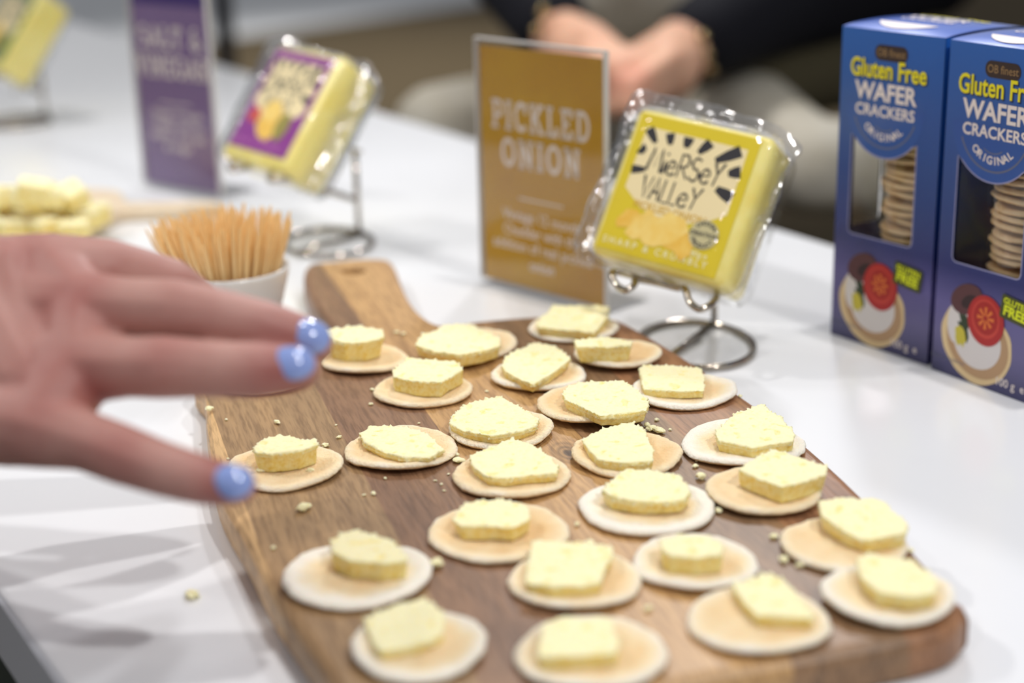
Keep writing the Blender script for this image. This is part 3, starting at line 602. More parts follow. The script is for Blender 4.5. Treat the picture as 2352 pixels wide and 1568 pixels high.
# ------------------------------------------------------------------ cheese packs on wire stands
def film_ring(poly, fr, n, cnt=96, scale=1., wob=0., seed=0., r=0.):
    """outline of a convex polygon sampled by angle, corners softened"""
    cx = sum(p[0] for p in poly)/len(poly); cy = sum(p[1] for p in poly)/len(poly); rad = []
    for k in range(cnt):
        a = 2*math.pi*k/cnt; dx, dy = math.cos(a), math.sin(a); best = 1e9
        for i in range(len(poly)):
            x1, y1 = poly[i][0]-cx, poly[i][1]-cy; x2, y2 = poly[(i+1) % len(poly)][0]-cx, poly[(i+1) % len(poly)][1]-cy
            den = dx*(y2-y1)-dy*(x2-x1)
            if abs(den) < 1e-12: continue
            t = (x1*(y2-y1)-y1*(x2-x1))/den; s = (x1*dy-y1*dx)/den
            if t > 0 and -1e-6 <= s <= 1+1e-6: best = min(best, t)
        rad.append(best)
    for _ in range(int(r)): rad = [(rad[k-1]+2*rad[k]+rad[(k+1) % cnt])/4 if rad[k] > (rad[k-1]+rad[(k+1) % cnt])/2 else rad[k] for k in range(cnt)]
    out = []
    for k in range(cnt):
        a = 2*math.pi*k/cnt; w = 1+wob*noise.noise(Vector((math.cos(a)*4+seed, math.sin(a)*4, seed))); q = rad[k]*scale*w
        out.append(fr.at(cx+q*math.cos(a), cy+q*math.sin(a), n+wob*.05*noise.noise(Vector((math.cos(a)*6, math.sin(a)*6, seed+9)))))
    return out
BLACK = mat('black_ink', (32, 28, 34), .6)
CREAM = mat('cream_ink', (244, 226, 178), .55)
def pack(fr, w, h, cols, art, label, texts, full=True, seed=1., mb=.010, mr=.0105):
    """w, h: label size; frame origin at the label centre"""
    bg_m, txt_m, chunk = cols; root = empty('cheese_pack', fr.at(0, -h*.5-.010, -.02), label, 'cheese pack', 'cheese packs on wire stands')
    # cheese block
    rr = []
    for n, ins in ((-.040, .004), (-.0385, .0015), (-.035, 0), (-.004, 0), (-.0015, .001), (-.0006, .003)):
        pl = rrect(-w*.5-.0035+ins, w*.5+mr-ins, -h*.5-mb+ins, h*.5+.0030-ins, .005)
        rr.append([fr.at(x, y, n) for x, y in pl])
    rings('cheese_block', rr, mat('block_cheddar', (246, 233, 146), .35, var=(241, 222, 116), scale=60, sss=.25, coat=.5), root)
    lab = box('pack_label', fr, -w/2, w/2, -h/2, h/2, -.0005, 0, bg_m, root)
    # cream panel with a pointed foot
    k = w/.078
    def q(x, y): return (x*w/2, y*h/2)
    layer('cream_panel', ngon([q(-.84, .82), q(.84, .82), q(.86, -.12), q(.55, -.30), q(.05, -.44), q(-.5, -.32), q(-.86, -.08)]), fr, .0001, CREAM, lab)
    ds = []
    for x0, y0, x1, y1, ww in ((-.80, .80, -.62, .62, .13), (-.44, .80, -.38, .64, .13), (-.12, .80, -.12, .65, .15), (.24, .80, .10, .62, .15), (.74, .78, .40, .57, .17), (.84, .50, .66, .44, .17), (.84, .12, .56, .20, .17), (-.84, .50, -.74, .46, .16), (-.86, .18, -.64, .22, .12)):
        a, b = q(x0, y0), q(x1, y1); ds.append(([a, ((a[0]+b[0])/2, (a[1]+b[1])/2), b], [ww*w/2*1.15, ww*w/2, ww*w/2*.55]))
    layer('ray_marks', strokes2d(ds), fr, .00016, BLACK, lab)
    # hand drawn capitals
    GL_ = {'M': [[(0, 0), (.16, 1), (.44, .2), (.70, 1), (.90, 0)]], 'i': [[(0, 0), (.02, .55)], [(.03, .8), (.03, .9)]], 'e': [arc(.3, .3, .28, .3, 20, 330)+[], [(.04, .32), (.57, .36)]],
           'R': [[(.06, 0), (.08, 1)], [(0, .95)]+arc(.3, .72, .3, .26, 90, -80)+[(.1, .45)], [(.25, .45), (.7, 0)]], 'S': [arc(.33, .72, .27, .24, 40, 260)+arc(.3, .26, .3, .26, 80, -150)],
           'Y': [[(0, .95), (.3, .5)], [(.60, 1.0), (.3, .5), (.2, .0)]], 'V': [[(0, 1), (.28, 0), (.56, 1)]], 'A': [[(0, 0), (.3, 1.02), (.58, 0)], [(.1, .36), (.5, .36)]], 'L': [[(.05, 1), (.03, 0), (.46, .02)]]}
    WD = {'M': 1.06, 'i': .17, 'e': .70, 'R': .78, 'S': .74, 'Y': .70, 'V': .62, 'A': .68, 'L': .54}
    def brush(t, x0, y0, hh, tot):
        s = []; x = 0; W_ = sum(WD[c] for c in t)
        for c in t:
            for st in GL_[c]:
                m = len(st); s.append(([(x0+(x+a)/W_*tot, y0+b*hh) for a, b in st], [hh*(.07+.06*math.sin(2.4*i+ord(c))**2) for i in range(m)]))
            x += WD[c]
        return s
    layer('brand_lettering', strokes2d(brush('MieRSeY', -.63*w/2, .22*h/2, .34*h/2, 1.24*w/2)+brush('VALLeY', -.60*w/2, -.17*h/2, .32*h/2, 1.00*w/2)), fr, .0002, BLACK, lab)
    layer('flavour_name', put(text2d(texts[0], .0062*k, .02), -.03*w/2, -.28*h/2), fr, .0002, txt_m, lab)
    # cheese chunks picture
    y1 = mat('print_cheese_light', (250, 220, 128), .5, var=(246, 206, 98), scale=160); y2 = mat('print_cheese_mid', (238, 186, 58), .5, var=(244, 204, 96), scale=160); y3 = mat('print_cheese_dark', (196, 140, 24), .5)
    if art == 'chunks':
        layer('chunk_shade', ngon([q(-.80, -.50), q(-.5, -.40), q(.2, -.36), q(.50, -.58), q(.52, -.80), q(.2, -.78), q(-.2, -.72), q(-.76, -.58)]), fr, .00022, bg_m if False else y2, lab)
        for i, (pp, mm) in enumerate((([(-.82, -.50), (-.70, -.30), (-.52, -.28), (-.45, -.42), (-.62, -.58), (-.78, -.60)], y2), ([(-.62, -.66), (-.52, -.40), (-.30, -.26), (-.12, -.34), (-.22, -.62), (-.45, -.74)], y1),
                                      ([(-.34, -.70), (-.26, -.44), (-.02, -.18), (.26, -.24), (.38, -.40), (.20, -.62), (-.08, -.76), (-.24, -.76)], y1), ([(.16, -.62), (.34, -.44), (.52, -.56), (.50, -.74), (.40, -.86), (.24, -.74)], y2), ([(-.44, -.34), (-.36, -.22), (-.26, -.26), (-.32, -.38)], y1))):
            layer('chunk_picture', ngon([q(a[0], a[1]*.92-.10) for a in pp]), fr, .00026+.00003*i, mm, lab)
        layer('gold_seal', ngon(ell(.62*w/2, -.46*h/2, .235*w/2, .225*w/2)), fr, .0005, mat('seal_foil', (206, 196, 150), .35, metal=.15), lab)
        sm = BLACK
        arcs = []
        for word, r0, a0, sgn in (('CHOSEN', .175, 90, -1), ('PRODUCT', .175, 270, 1)):
            for i, c in enumerate(word):
                a = a0+sgn*(i-(len(word)-1)/2)*19; aa = math.radians(a); arcs.append(put(text2d(c, .0036*k, .03), .62*w/2+r0*w/2*math.cos(aa), -.46*h/2+r0*w/2*math.sin(aa), 1, aa-math.pi/2 if sgn < 0 else aa+math.pi/2))
        arcs.append(put(text2d('CREATION', .0037*k, .03), .62*w/2, -.46*h/2))
        layer('seal_lettering', merge(*arcs), fr, .0006, sm, lab)
    else:
        for i, (cx, cy, a, b, mm) in enumerate(((-.62, -.34, .17, .15, mat('print_red', (208, 74, 44), .5)), (.0, -.42, .42, .34, y2), (.42, -.44, .22, .28, mat('print_green', (150, 140, 60), .5)), (-.12, -.2, .30, .22, y1))):
            layer('ingredient_picture', ngon(ell(cx*w/2, cy*h/2, a*w/2, b*h/2, 0, 20, wob=.2, seed=i+1)), fr, .00026+.00003*i, mm, lab)
    pale = mat('pale_yellow_ink', (246, 240, 190), .5)
    layer('slogan', put(text2d(texts[1], .0058*k, .015, space=1.45), -.05*w/2, -.86*h/2), fr, .0003, pale if art == 'chunks' else mat('pink_ink', (206, 120, 196), .5), lab)
    if art == 'chunks': layer('weight_mark', put(text2d('180g e', .0048*k, .01), .62*w/2, -.74*h/2), fr, .0003, pale, lab)
    # clear film: flange and pouch
    fl = [(-.62, -.70), (.66, -.72), (.70, .60), (.58, .74), (-.52, .78), (-.72, .60)] if full else None
    out = [(x*w*1.02, y*h) for x, y in fl]
    body = [(-w*.5-.0065, -h*.5-mb-.0025), (w*.5+mr+.003, -h*.5-mb-.0025), (w*.5+mr+.003, h*.5+.006), (-w*.5-.0065, h*.5+.006)]
    R0 = film_ring(body, fr, -.0430, r=3); R1 = film_ring(body, fr, -.0410, scale=1.0, r=3, wob=.012, seed=seed)
    R2 = film_ring(body, fr, -.018, scale=1.01, r=3, wob=.02, seed=seed+2); R3 = film_ring(body, fr, -.002, scale=1.0, r=3, wob=.02, seed=seed+3); R4 = film_ring(body, fr, .0022, scale=.965, r=3, wob=.02, seed=seed+4); R5 = film_ring(body, fr, .0030, scale=.6, r=3)
    f = rings('clear_film', [R0, R1, R2, R3, R4, R5], FILM, root); f['label'] = 'glossy transparent film round the cheese'
    return root, body
def flange(fr, root, pts, body, seed):
    """sealed edge of the film that stands out around the pouch"""
    inner = film_ring(body, fr, -.010, scale=.99, r=3)
    cnt = len(inner); outer = film_ring(pts, fr, -.008, cnt, r=2, wob=.05, seed=seed)
    mid = [a.lerp(b, .5)+fr.N*(.0012*noise.noise(a*90)+.0008) for a, b in zip(inner, outer)]
    lip = [b+fr.N*-.0022+(b-a)*.02 for a, b in zip(inner, outer)]
    o = rings('film_flange', [inner, mid, outer, lip], FILM2, root, cap0=False, cap1=False); o['label'] = 'crinkled clear sealing edge'
    return o
fr1 = Fr((.0994, .9347, .0982), (.846, -.514, -.138), (.358, .357, .863))
gold_ink = mat('gold_label', (224, 200, 0), .45, coat=.3)
root1, body1 = pack(fr1, .078, .086, (gold_ink, mat('ochre_ink', (214, 170, 40), .5), None), 'chunks',
     'clear wrapped cheese block with mustard yellow label, on the wire stand beside the gold sign', ('PICKLED ONION', 'SHARP & CRUMBLY'), seed=1., mb=.0035, mr=.0075)
rim = [fr1.uv(u, v, -.008) for u, v in ((1312, 560), (1372, 425), (1440, 235), (1470, 200), (1640, 240), (1800, 296), (1850, 345), (1822, 365), (1760, 520), (1690, 684), (1500, 645), (1325, 602))]
flange(fr1, root1, rim, body1, 3.)
fr2 = Fr((-.1733, 1.2465, .1067), (.696, -.717, -.048), (.461, .395, .795))
vio = mat('violet_label', (136, 28, 140), .45, coat=.3)
root2, body2 = pack(fr2, .072, .086, (vio, mat('rose_ink', (220, 130, 150), .5), None), 'fruit',
     'clear wrapped cheese block with violet label, on the wire stand right of the plum sign', ('SWEET ONION', 'SHARP & CRUMBLY'), seed=6.)
rim2 = [(-.041, -.047), (.036, -.049), (.042, .0), (.049, .043), (.066, .046), (.060, .054), (.040, .052), (.0, .052), (-.030, .058), (-.041, .05), (-.041, .02)]
rim2 = [fr2.uv(u, v, -.008) for u, v in ((496, 340), (560, 210), (606, 110), (632, 86), (668, 86), (760, 128), (840, 140), (880, 185), (905, 200), (850, 200), (780, 330), (725, 458), (610, 400), (510, 372))]
flange(fr2, root2, rim2, body2, 8.)
d3 = Vector(P(45, 283))-Vector(P(752, 562)); d3.z = 0
fr3 = Fr(fr2.O+d3+Vector((.018, .0, .0)), fr2.A, fr2.U)
grn = mat('green_label', (52, 112, 44), .45, coat=.3)
root3, body3 = pack(fr3, .072, .086, (grn, mat('leaf_ink', (90, 140, 60), .5), None), 'fruit',
     'clear wrapped cheese block with green label, cut off by the top left corner', ('GARLIC & CHIVE', 'SHARP & CRUMBLY'), seed=9.)
CRD = []
for u, v, n_ in ((1458, 641, -.010), (1456, 655, -.002), (1437, 666, .002), (1416, 654, .001), (1405, 630, -.004), (1420, 625, -.012), (1500, 640, -.014), (1556, 652, -.012), (1573, 664, -.007), (1584, 693, -.001), (1607, 710, .001), (1631, 701, -.003), (1647, 680, -.012)):
    x_, y_ = fr1.uv(u, v, n_); CRD.append((x_, min(y_, -.0520), n_))
def stand(fr, rc, rx, ry, rot, label, bp):
    root = empty('wire_stand', (rc.x, rc.y, 0), label, 'stand', 'wire display stands'); r = .0021
    def rp(a, k=1.): x, y = rx*k*math.cos(a), ry*k*math.sin(a); return Vector((rc.x+x*math.cos(rot)-y*math.sin(rot), rc.y+x*math.sin(rot)+y*math.cos(rot), r+.0001))
    V, Fc = tube_data([rp(2*math.pi*k/48) for k in range(48)], r, 10, True); fixn(mesh('ring_base', V, Fc, CHROME, root, True))
    # cradle wire follows the foot of the pack: two front hooks joined by a bar below the pack
    yb = -.5*.086-.0170
    pts = CRD
    tube('cradle_wire', [fr.at(*p) for p in pts], r, CHROME, root)
    zt = (-.0515-(bp-fr.O).dot(fr.N))/fr.N.z; tp = Vector((bp.x, bp.y, zt)); uu, vv = (tp-fr.O).dot(fr.A), (tp-fr.O).dot(fr.U)
    tube('upright_post', [Vector((bp.x, bp.y, r)), tp], r*1.05, CHROME, root, smooth=0)
    lowz = fr.at(.0, yb, -.050).z; jn = Vector((bp.x, bp.y, lowz))
    e1 = fr.at(*CRD[-1]); e0 = fr.at(*CRD[0])
    tube('support_rail', [e1, e1.lerp(jn, .5), jn, jn.lerp(e0, .5), e0], r, CHROME, root)
    tube('back_rest', [tp+fr.A*-.03+fr.U*-.03-fr.N*.0006, tp+fr.A*-.03-fr.N*.0006, tp-fr.N*.0006, tp+fr.A*(.03 if uu < .01 else .006)-fr.N*.0006], r*.8, CHROME, root)
    best = min(range(96), key=lambda k: (rp(2*math.pi*k/96)-bp).length); a = 2*math.pi*best/96
    fp = rc+FPO; b2 = min(range(96), key=lambda k: (rp(2*math.pi*k/96)-fp).length)
    tube('cross_bar', [rp(a), rp(2*math.pi*b2/96)], r, CHROME, root, smooth=0)
    return root
c1 = P(1598, 797); FPO = P(1520, 838)-c1; stand(fr1, c1, .0345, .046, .1, 'chrome wire stand with round base holding the mustard label pack', P(1640, 748))
c2 = P(754, 562); stand(fr2, c2, .034, .044, .3, 'chrome wire stand with round base holding the violet label pack', P(825, 543))
c3 = P(45, 283); stand(fr3, c3, .034, .044, .3, 'chrome wire stand at the top left picture edge holding the green label pack', P(825, 543)+d3)

# ------------------------------------------------------------------ toothpicks in a cup
cc = D(521, 598, 1.0); CX, CY = cc.x, cc.y
WC = mat('white_ceramic', (226, 224, 222), .18, coat=.5)
def lathe(name, cx, cy, prof_, m, parent=None, seg=64, loc=None):
    return rings(name, [[Vector((cx+r*math.cos(2*math.pi*k/seg), cy+r*math.sin(2*math.pi*k/seg), z)) for k in range(seg)] for r, z in prof_], m, parent, loc=loc)
cup = lathe('cup', CX, CY, [(.021, .0001), (.0235, .0012), (.027, .010), (.033, .030), (.0380, .0490), (.0382, .0512), (.0372, .0522), (.0358, .0512), (.0315, .032), (.025, .012), (.0200, .0062)], WC, None, loc=(CX, CY, 0))
tag(cup, 'small white ceramic cup packed with wooden toothpicks', 'cup')
WP = mat('birch_pick', (252, 222, 166), .6, var=(240, 196, 130), scale=30)
tb = bmesh.new(); L_ = .074
prv = None; vr = []
for z, r in ((0, .0002), (.004, .0008), (.010, .00105), (.064, .00105), (.071, .0007), (L_, .0002)):
    vr.append([tb.verts.new((r*math.cos(k*math.pi/3), r*math.sin(k*math.pi/3), z)) for k in range(6)])
for i in range(5):
    for k in range(6): tb.faces.new((vr[i][k], vr[i][(k+1) % 6], vr[i+1][(k+1) % 6], vr[i+1][k]))
tb.faces.new(vr[0][::-1]); tb.faces.new(vr[-1]); tme = bpy.data.meshes.new('toothpick'); tb.to_mesh(tme); tb.free(); tme.materials.append(WP)
NT = 230; rng = random.Random(3)
for i in range(NT):
    rr = math.sqrt((i+.5)/NT); a = i*2.399963
    b0 = Vector((CX+rr*.0185*math.cos(a), CY+rr*.0185*math.sin(a), .0068))
    ex = rr*.044*math.cos(a)-.002; ey = rr*.040*math.sin(a)
    t0 = Vector((CX+ex+rng.uniform(-.002, .002), CY+ey+rng.uniform(-.002, .002), .076)); dd = (t0-b0).normalized()
    o = bpy.data.objects.new('toothpick', tme); COL.objects.link(o); o.location = b0+dd*rng.uniform(0, .007); o.rotation_euler = dd.to_track_quat('Z', 'Y').to_euler()
    tag(o, 'wooden toothpick standing in the white cup', 'toothpick', 'toothpicks in the white cup')

# ------------------------------------------------------------------ heap of cheese cubes on its own board
pb = P(60, 560); pbc = Vector((pb.x-.012, pb.y+.055, 0))
bpoly = [Vector((pbc.x+x, pbc.y+y, 0)) for x, y in ((-.12, -.08), (.02, -.085), (.050, -.07), (.064, -.04), (.070, .0), (.078, .012), (.135, .014), (.150, .018), (.152, .028), (.140, .034), (.078, .036), (.066, .056), (.052, .085), (.0, .10), (-.12, .10))]
bpoly = crom(bpoly, 5, True)
sb = rings('serving_board', [[Vector((p.x, p.y, z)) for p in inset(bpoly, d)] for z, d in ((.0001, .002), (.0015, .0), (.0095, .0), (.0115, .002))], mat('pale_maple', (232, 214, 188), .5, var=(222, 200, 170), scale=14, stretch=(1, 6, 1)), None, False, loc=(pbc.x, pbc.y, 0))
tag(sb, 'small pale wooden board under the heap of cheese cubes at the left', 'board')
hp = [(-30, 545, 0), (30, 552, 0), (100, 548, 0), (172, 552, 0), (-5, 522, 0), (62, 526, 0), (135, 524, 0), (198, 526, 0), (28, 504, 0), (98, 503, 0), (160, 505, 0), (222, 512, 0),
      (-6, 536, 1), (66, 540, 1), (132, 536, 1), (88, 566, 2), (36, 520, 1), (108, 517, 1), (176, 530, 1)]
for i, (u, v, lv) in enumerate(hp):
    s = .0215; z0 = .0116+lv*.0155; c = P(u, v, .0116); base = Vector((c.x, c.y, z0)); rng2 = random.Random(i+40); an_ = rng2.uniform(0, 1.5); sx = s*rng2.uniform(.85, 1.15); sy = s*rng2.uniform(.85, 1.1)
    def cn(x, y, z): return base+Vector((x*math.cos(an_)-y*math.sin(an_), x*math.sin(an_)+y*math.cos(an_), z))
    tx, ty = (rng2.uniform(-.35, .35), rng2.uniform(-.35, .35)) if lv else (0, rng2.uniform(-.1, .1))
    def cj(x, y, z): v_ = Vector((x, y, z)); v_.rotate(Matrix.Rotation(tx, 3, 'X') @ Matrix.Rotation(ty, 3, 'Y')); return cn(*v_)
    bt = [cj(x*sx/2, y*sy/2, 0) for x, y in ((-1, -1), (1, -1), (1, 1), (-1, 1))]; tp_ = [cj(x*sx/2*.95, y*sy/2*.95, .0150) for x, y in ((-1, -1), (1, -1), (1, 1), (-1, 1))]
    up_ = max(0, z0-min(q.z for q in bt)); bt = [q+Vector((0, 0, up_)) for q in bt]; tp_ = [q+Vector((0, 0, up_)) for q in tp_]
    o = cheese_obj('cheese_cube', tp_, bt, i*2.7+100, .0013, .9)
    tag(o, 'pale yellow cheese cube in the heap on the small board at left', 'cheese', 'cheese cubes heaped on the left board')

# ------------------------------------------------------------------ wafer cracker boxes
def m_box():
    m = bpy.data.materials.new('blue_carton'); m.use_nodes = True; nt = m.node_tree; b = nt.nodes['Principled BSDF']; b.inputs['Roughness'].default_value = .32; b.inputs['Coat Weight'].default_value = .3; b.inputs['Coat Roughness'].default_value = .2
    tc = nt.nodes.new('ShaderNodeTexCoord'); sp = nt.nodes.new('ShaderNodeSeparateXYZ'); nt.links.new(tc.outputs['Object'], sp.inputs[0])
    mr = nt.nodes.new('ShaderNodeMapRange'); mr.inputs[1].default_value = 0; mr.inputs[2].default_value = .193; nt.links.new(sp.outputs[2], mr.inputs[0])
    r = nt.nodes.new('ShaderNodeValToRGB'); e = r.color_ramp.elements; e[0].position = 0; e[0].color = lin((42, 42, 92)); e[1].position = 1; e[1].color = lin((38, 98, 182))
    for p, c in ((.12, (96, 90, 140)), (.22, (98, 92, 150)), (.33, (34, 46, 110)), (.5, (20, 60, 132)), (.8, (30, 84, 162))): q = e.new(p); q.color = lin(c)
    nt.links.new(mr.outputs[0], r.inputs[0]); nt.links.new(r.outputs[0], b.inputs['Base Color']); return m
MB = m_box(); INNER = mat('brown_board_inside', (150, 112, 68), .8)
YEL = mat('yellow_ink', (240, 226, 20), .5); DNAVY = mat('navy_ink', (16, 28, 76), .5); SILV = mat('warm_white_ink', (238, 226, 222), .5); BRN = mat('dark_brown_ink', (52, 34, 30), .5); GLD = mat('bronze_ink', (150, 118, 78), .5); GREY = mat('grey_ink', (104, 108, 130), .5)
TRAY = clear('clear_tray', (.95, .95, .95), .08, bump=.4, bscale=40, base=.05)
WINF = clear('window_film', (.97, .97, .97), .06, bump=.12, bscale=25, base=.03)
def wafer_box(A, B, HB, depth, label, side, seed):
    ux = (B-A); Wd = ux.length; ux.normalize(); fr = Fr(A, ux, (0, 0, 1)); n_in = -fr.N
    root = empty('cracker_box', A+ux*Wd/2+n_in*depth/2, label, 'box', 'blue wafer cracker boxes'); th = .0005
    cx, cz, cr = .46*Wd, .773*HB, .0305
    x0, x1, z0 = .14*Wd, .79*Wd, .354*HB
    def circ(x): return cz-math.sqrt(max(0, cr*cr-(x-cx)**2))
    zl = circ(x0) if abs(x0-cx) < cr else cz; top = []
    for k in range(15):
        x = x0+(x1-x0)*k/14; top.append((x, min(circ(x), .672*HB)))
    hole = [(x0+.003, z0), (x0+.0009, z0+.0009), (x0, z0+.003)]+top+[(x1, z0+.003), (x1-.0009, z0+.0009), (x1-.003, z0)]
    d = poly_fill([[(.0, .0), (Wd, .0), (Wd, HB), (.0, HB)], hole])
    V = [fr.at(x, y, 0) for x, y in d[0]]; m = len(V); V += [fr.at(x, y, -th) for x, y in d[0]]
    front = mesh('front_panel', V, [tuple(f) for f in d[1]]+[tuple(m+i for i in f[::-1]) for f in d[1]], MB, root)
    # bright cut edge round the window
    hb = [(x, y) for x, y in hole]; wid = .0008; inn = hb; 
    sts = strokes2d([(hb+[hb[0]], wid)]); layer('window_edge', sts, fr, .00015, mat('cut_edge_ink', (150, 150, 190), .5), front)
    layer('window_film', ngon([(x0-.002, z0-.002), (x1+.002, z0-.002), (x1+.002, .68*HB), (x0-.002, .68*HB)]), fr, -th*1.6, WINF, root)
    # sides, back, bottom and a slightly domed lid
    frs = Fr(fr.at(0, 0, -depth), fr.N, (0, 0, 1))          # left side, runs back to front
    hs = [(depth*.22, z0), (depth*.80, z0), (depth*.80, .66*HB), (depth*.22, .66*HB)] if side else None
    d = poly_fill([[(0, 0), (depth, 0), (depth, HB), (0, HB)]]+([hs] if hs else []))
    V = [frs.at(x, y, 0) for x, y in d[0]]; m = len(V); V += [frs.at(x, y, -th) for x, y in d[0]]
    mesh('side_panel', V, list(d[1])+[tuple(m+i for i in f[::-1]) for f in d[1]], [MB], root)
    box('side_panel', fr, Wd-th, Wd, 0, HB, -depth, -th, MB, root); box('back_panel', fr, th, Wd-th, 0, HB, -depth, -depth+th, MB, root); box('bottom_panel', fr, th, Wd-th, .0002, .0008, -depth+th, -th, MB, root)
    V = []; G = 12
    for sgn in (0, 1):
        for i in range(G+1):
            for j in range(G+1):
                a, b = i/G, j/G; bul = .0042*math.sin(math.pi*b)**.7*(1-.12*a)*(.55+.45*math.sin(math.pi*a)**.5)
                V.append(fr.at(a*Wd, HB+bul-sgn*th, -b*depth))
    Fc = []; K = (G+1)**2
    for i in range(G):
        for j in range(G):
            q = (i*(G+1)+j, (i+1)*(G+1)+j, (i+1)*(G+1)+j+1, i*(G+1)+j+1); Fc += [q, tuple(K+x for x in q[::-1])]
    MT = mat('blue_carton_lid', (72, 112, 214), .22, coat=.6)
    lid = mesh('lid_panel', V, Fc, MT, root, True); lid['label'] = 'domed blue top flap'
    def lidp(x, y): a, b = x/Wd, y/depth; return fr.at(x, HB+.0042*math.sin(math.pi*min(1, max(0, b)))**.7*(1-.12*a)*(.55+.45*math.sin(math.pi*min(1, max(0, a)))**.5)+.0004, -y)
    for nm, dd_, mm in (('lid_lettering', put(text2d('Gluten Free', .0125, .02, xs=.85), Wd*.52, depth*.74), YEL), ('lid_lettering', put(text2d('WAFER', .0135, .02), Wd*.5, depth*.56), SILV), ('lid_lettering', put(text2d('CRACKERS', .008, .02), Wd*.5, depth*.42), SILV),
                       ('lid_swoosh', ngon(ell(Wd*.47, depth*.44, .026, .026, 0, 24, math.radians(212), math.radians(328))), SILV)):
        o = mesh(nm, [lidp(x, y) for x, y in dd_[0]], dd_[1], mm, lid)
    # print
    L = lambda nm, dd_, off, mm, lb=None: layer(nm, dd_, fr, off, mm, front, lb)
    L('emblem_disc', ngon(ell(cx, cz, cr, cr, 0, 48, math.radians(180), math.radians(360))), .00012, mat('emblem_blue', (28, 80, 160), .35, coat=.3))
    L('logo_pill', ngon(rrect(.5*Wd-.0125, .5*Wd+.0125, .934*HB-.0045, .934*HB+.0045, .0042)), .0002, BRN); L('logo_lettering', put(text2d('OB finest', .0062, .008, xs=.92), .5*Wd, .934*HB), .0003, GLD)
    for off, mm, dx in ((.0002, DNAVY, .0006), (.0003, YEL, 0)): L('headline_lettering', put(text2d('Gluten Free', .0150, .02 if dx == 0 else .035, xs=.80), .475*Wd+dx, .880*HB-dx), off, mm)
    L('product_lettering', merge(put(text2d('WAFER', .0142, .028, xs=1.0), .46*Wd, .811*HB), put(text2d('CRACKERS', .0092, .022, xs=1.02), .46*Wd, .754*HB)), .0003, SILV)
    L('emblem_line', strokes2d([(arc(cx, cz, .0245, .0245, 200, 340, 24), .0010), (arc(cx, cz-.003, .0115, .0115, 235, 305, 12), .0006)]), .00022, GREY)
    rr = []
    for i, c in enumerate('ORIGINAL'):
        a = math.radians(270+(i-3.5)*12.0); rr.append(put(text2d(c, .0062, .02), cx+.0185*math.cos(a), cz+.0185*math.sin(a), 1, a+math.pi/2))
    L('variety_lettering', merge(*rr), .0003, SILV)
    # serving picture
    px, pz = .42*Wd, .150*HB
    lay = [('picture_cracker', ell(px, pz-.004, .0268, .0235, -.25, 48, wob=.05, seed=3), mat('print_wafer', (226, 200, 152), .5)), ('picture_cracker', ell(px+.001, pz-.004, .0235, .020, -.25, 40), mat('print_wafer_dark', (186, 150, 112), .5)),
           ('picture_cream', ell(px+.001, pz-.003, .0178, .0160), mat('print_cream', (222, 216, 214), .5)), ('picture_cream', ell(px-.016, pz+.004, .006, .012), mat('print_cream', (222, 216, 214), .5)),
           ('picture_herb', ell(px-.0090, pz+.003, .0036, .0085, .35, 18, wob=.9, seed=5), mat('print_herb', (44, 60, 36), .5)), ('picture_herb', ell(px-.0115, pz-.0035, .004, .006, .3, 14, wob=.6, seed=8), mat('print_zest', (204, 190, 62), .5)),
           ('picture_olive', ell(px-.0085, pz+.0195, .0125, .0085, .45), mat('print_olive', (88, 50, 54), .5)), ('picture_olive', ell(px-.0065, pz+.0185, .0062, .0036, .5), mat('print_olive_dark', (48, 26, 30), .5)),
           ('picture_tomato', ell(px+.0065, pz+.0105, .0135, .0145, .1), mat('print_tomato', (178, 34, 34), .45)), ('picture_tomato', ell(px+.0065, pz+.0115, .0103, .0112, .1), mat('print_tomato_rim', (204, 66, 52), .45)),
           ('picture_tomato', ell(px+.0065, pz+.0120, .0090, .0095, .1), mat('print_tomato_flesh', (170, 30, 26), .45))]
    for i, (nm, pl, mm) in enumerate(lay): L(nm, ngon(pl), .00012+.00005*i, mm)
    L('picture_tomato', strokes2d([([(px+.0065+math.cos(a)*.0015, pz+.012+math.sin(a)*.0015), (px+.0065+math.cos(a)*.0062, pz+.012+math.sin(a)*.0064)], [.0010, .0022]) for a in [k*math.pi/4 for k in range(8)]]), .0007, mat('print_seed', (226, 118, 50), .45))
    bx, bz = .775*Wd, .262*HB; ca, sa = math.cos(-.12), math.sin(-.12)
    bd = ngon(rrect(-.0108, .0108, -.0068, .0068, .0014)); L('badge', put(bd, bx, bz, 1, -.12), .00075, mat('badge_olive', (70, 74, 22), .5))
    L('badge_lettering', merge(put(text2d('GLUTEN', .0047, .03, xs=1.02), bx+.0003, bz+.0034, 1, -.12), put(text2d('FREE', .0078, .04, xs=1.04), bx-.0003, bz-.0020, 1, -.12)), .0009, mat('badge_ink', (226, 236, 30), .5))
    L('weight_mark', put(text2d('100 g  e', .0066, .008), .76*Wd, .036*HB), .0002, SILV); L('small_print', put(text2d('SERVING SUGGESTION', .0026, 0), .16*Wd, .050*HB), .0002, GREY)
    # clear tray and stacked crackers
    cc_ = fr.at(.58*Wd, 0, -depth*.46); rt = .0285
    seg = 40; zt0 = .0012
    tr = []
    for r, z in ((rt+.0012, zt0), (rt+.0016, .17*HB*5)): tr.append([Vector((cc_.x+r*math.cos(2*math.pi*k/seg), cc_.y+r*math.sin(2*math.pi*k/seg), z)) for k in range(seg)])
    rings('clear_tray', tr, TRAY, root, cap1=False)
    z = .0030; k = 0
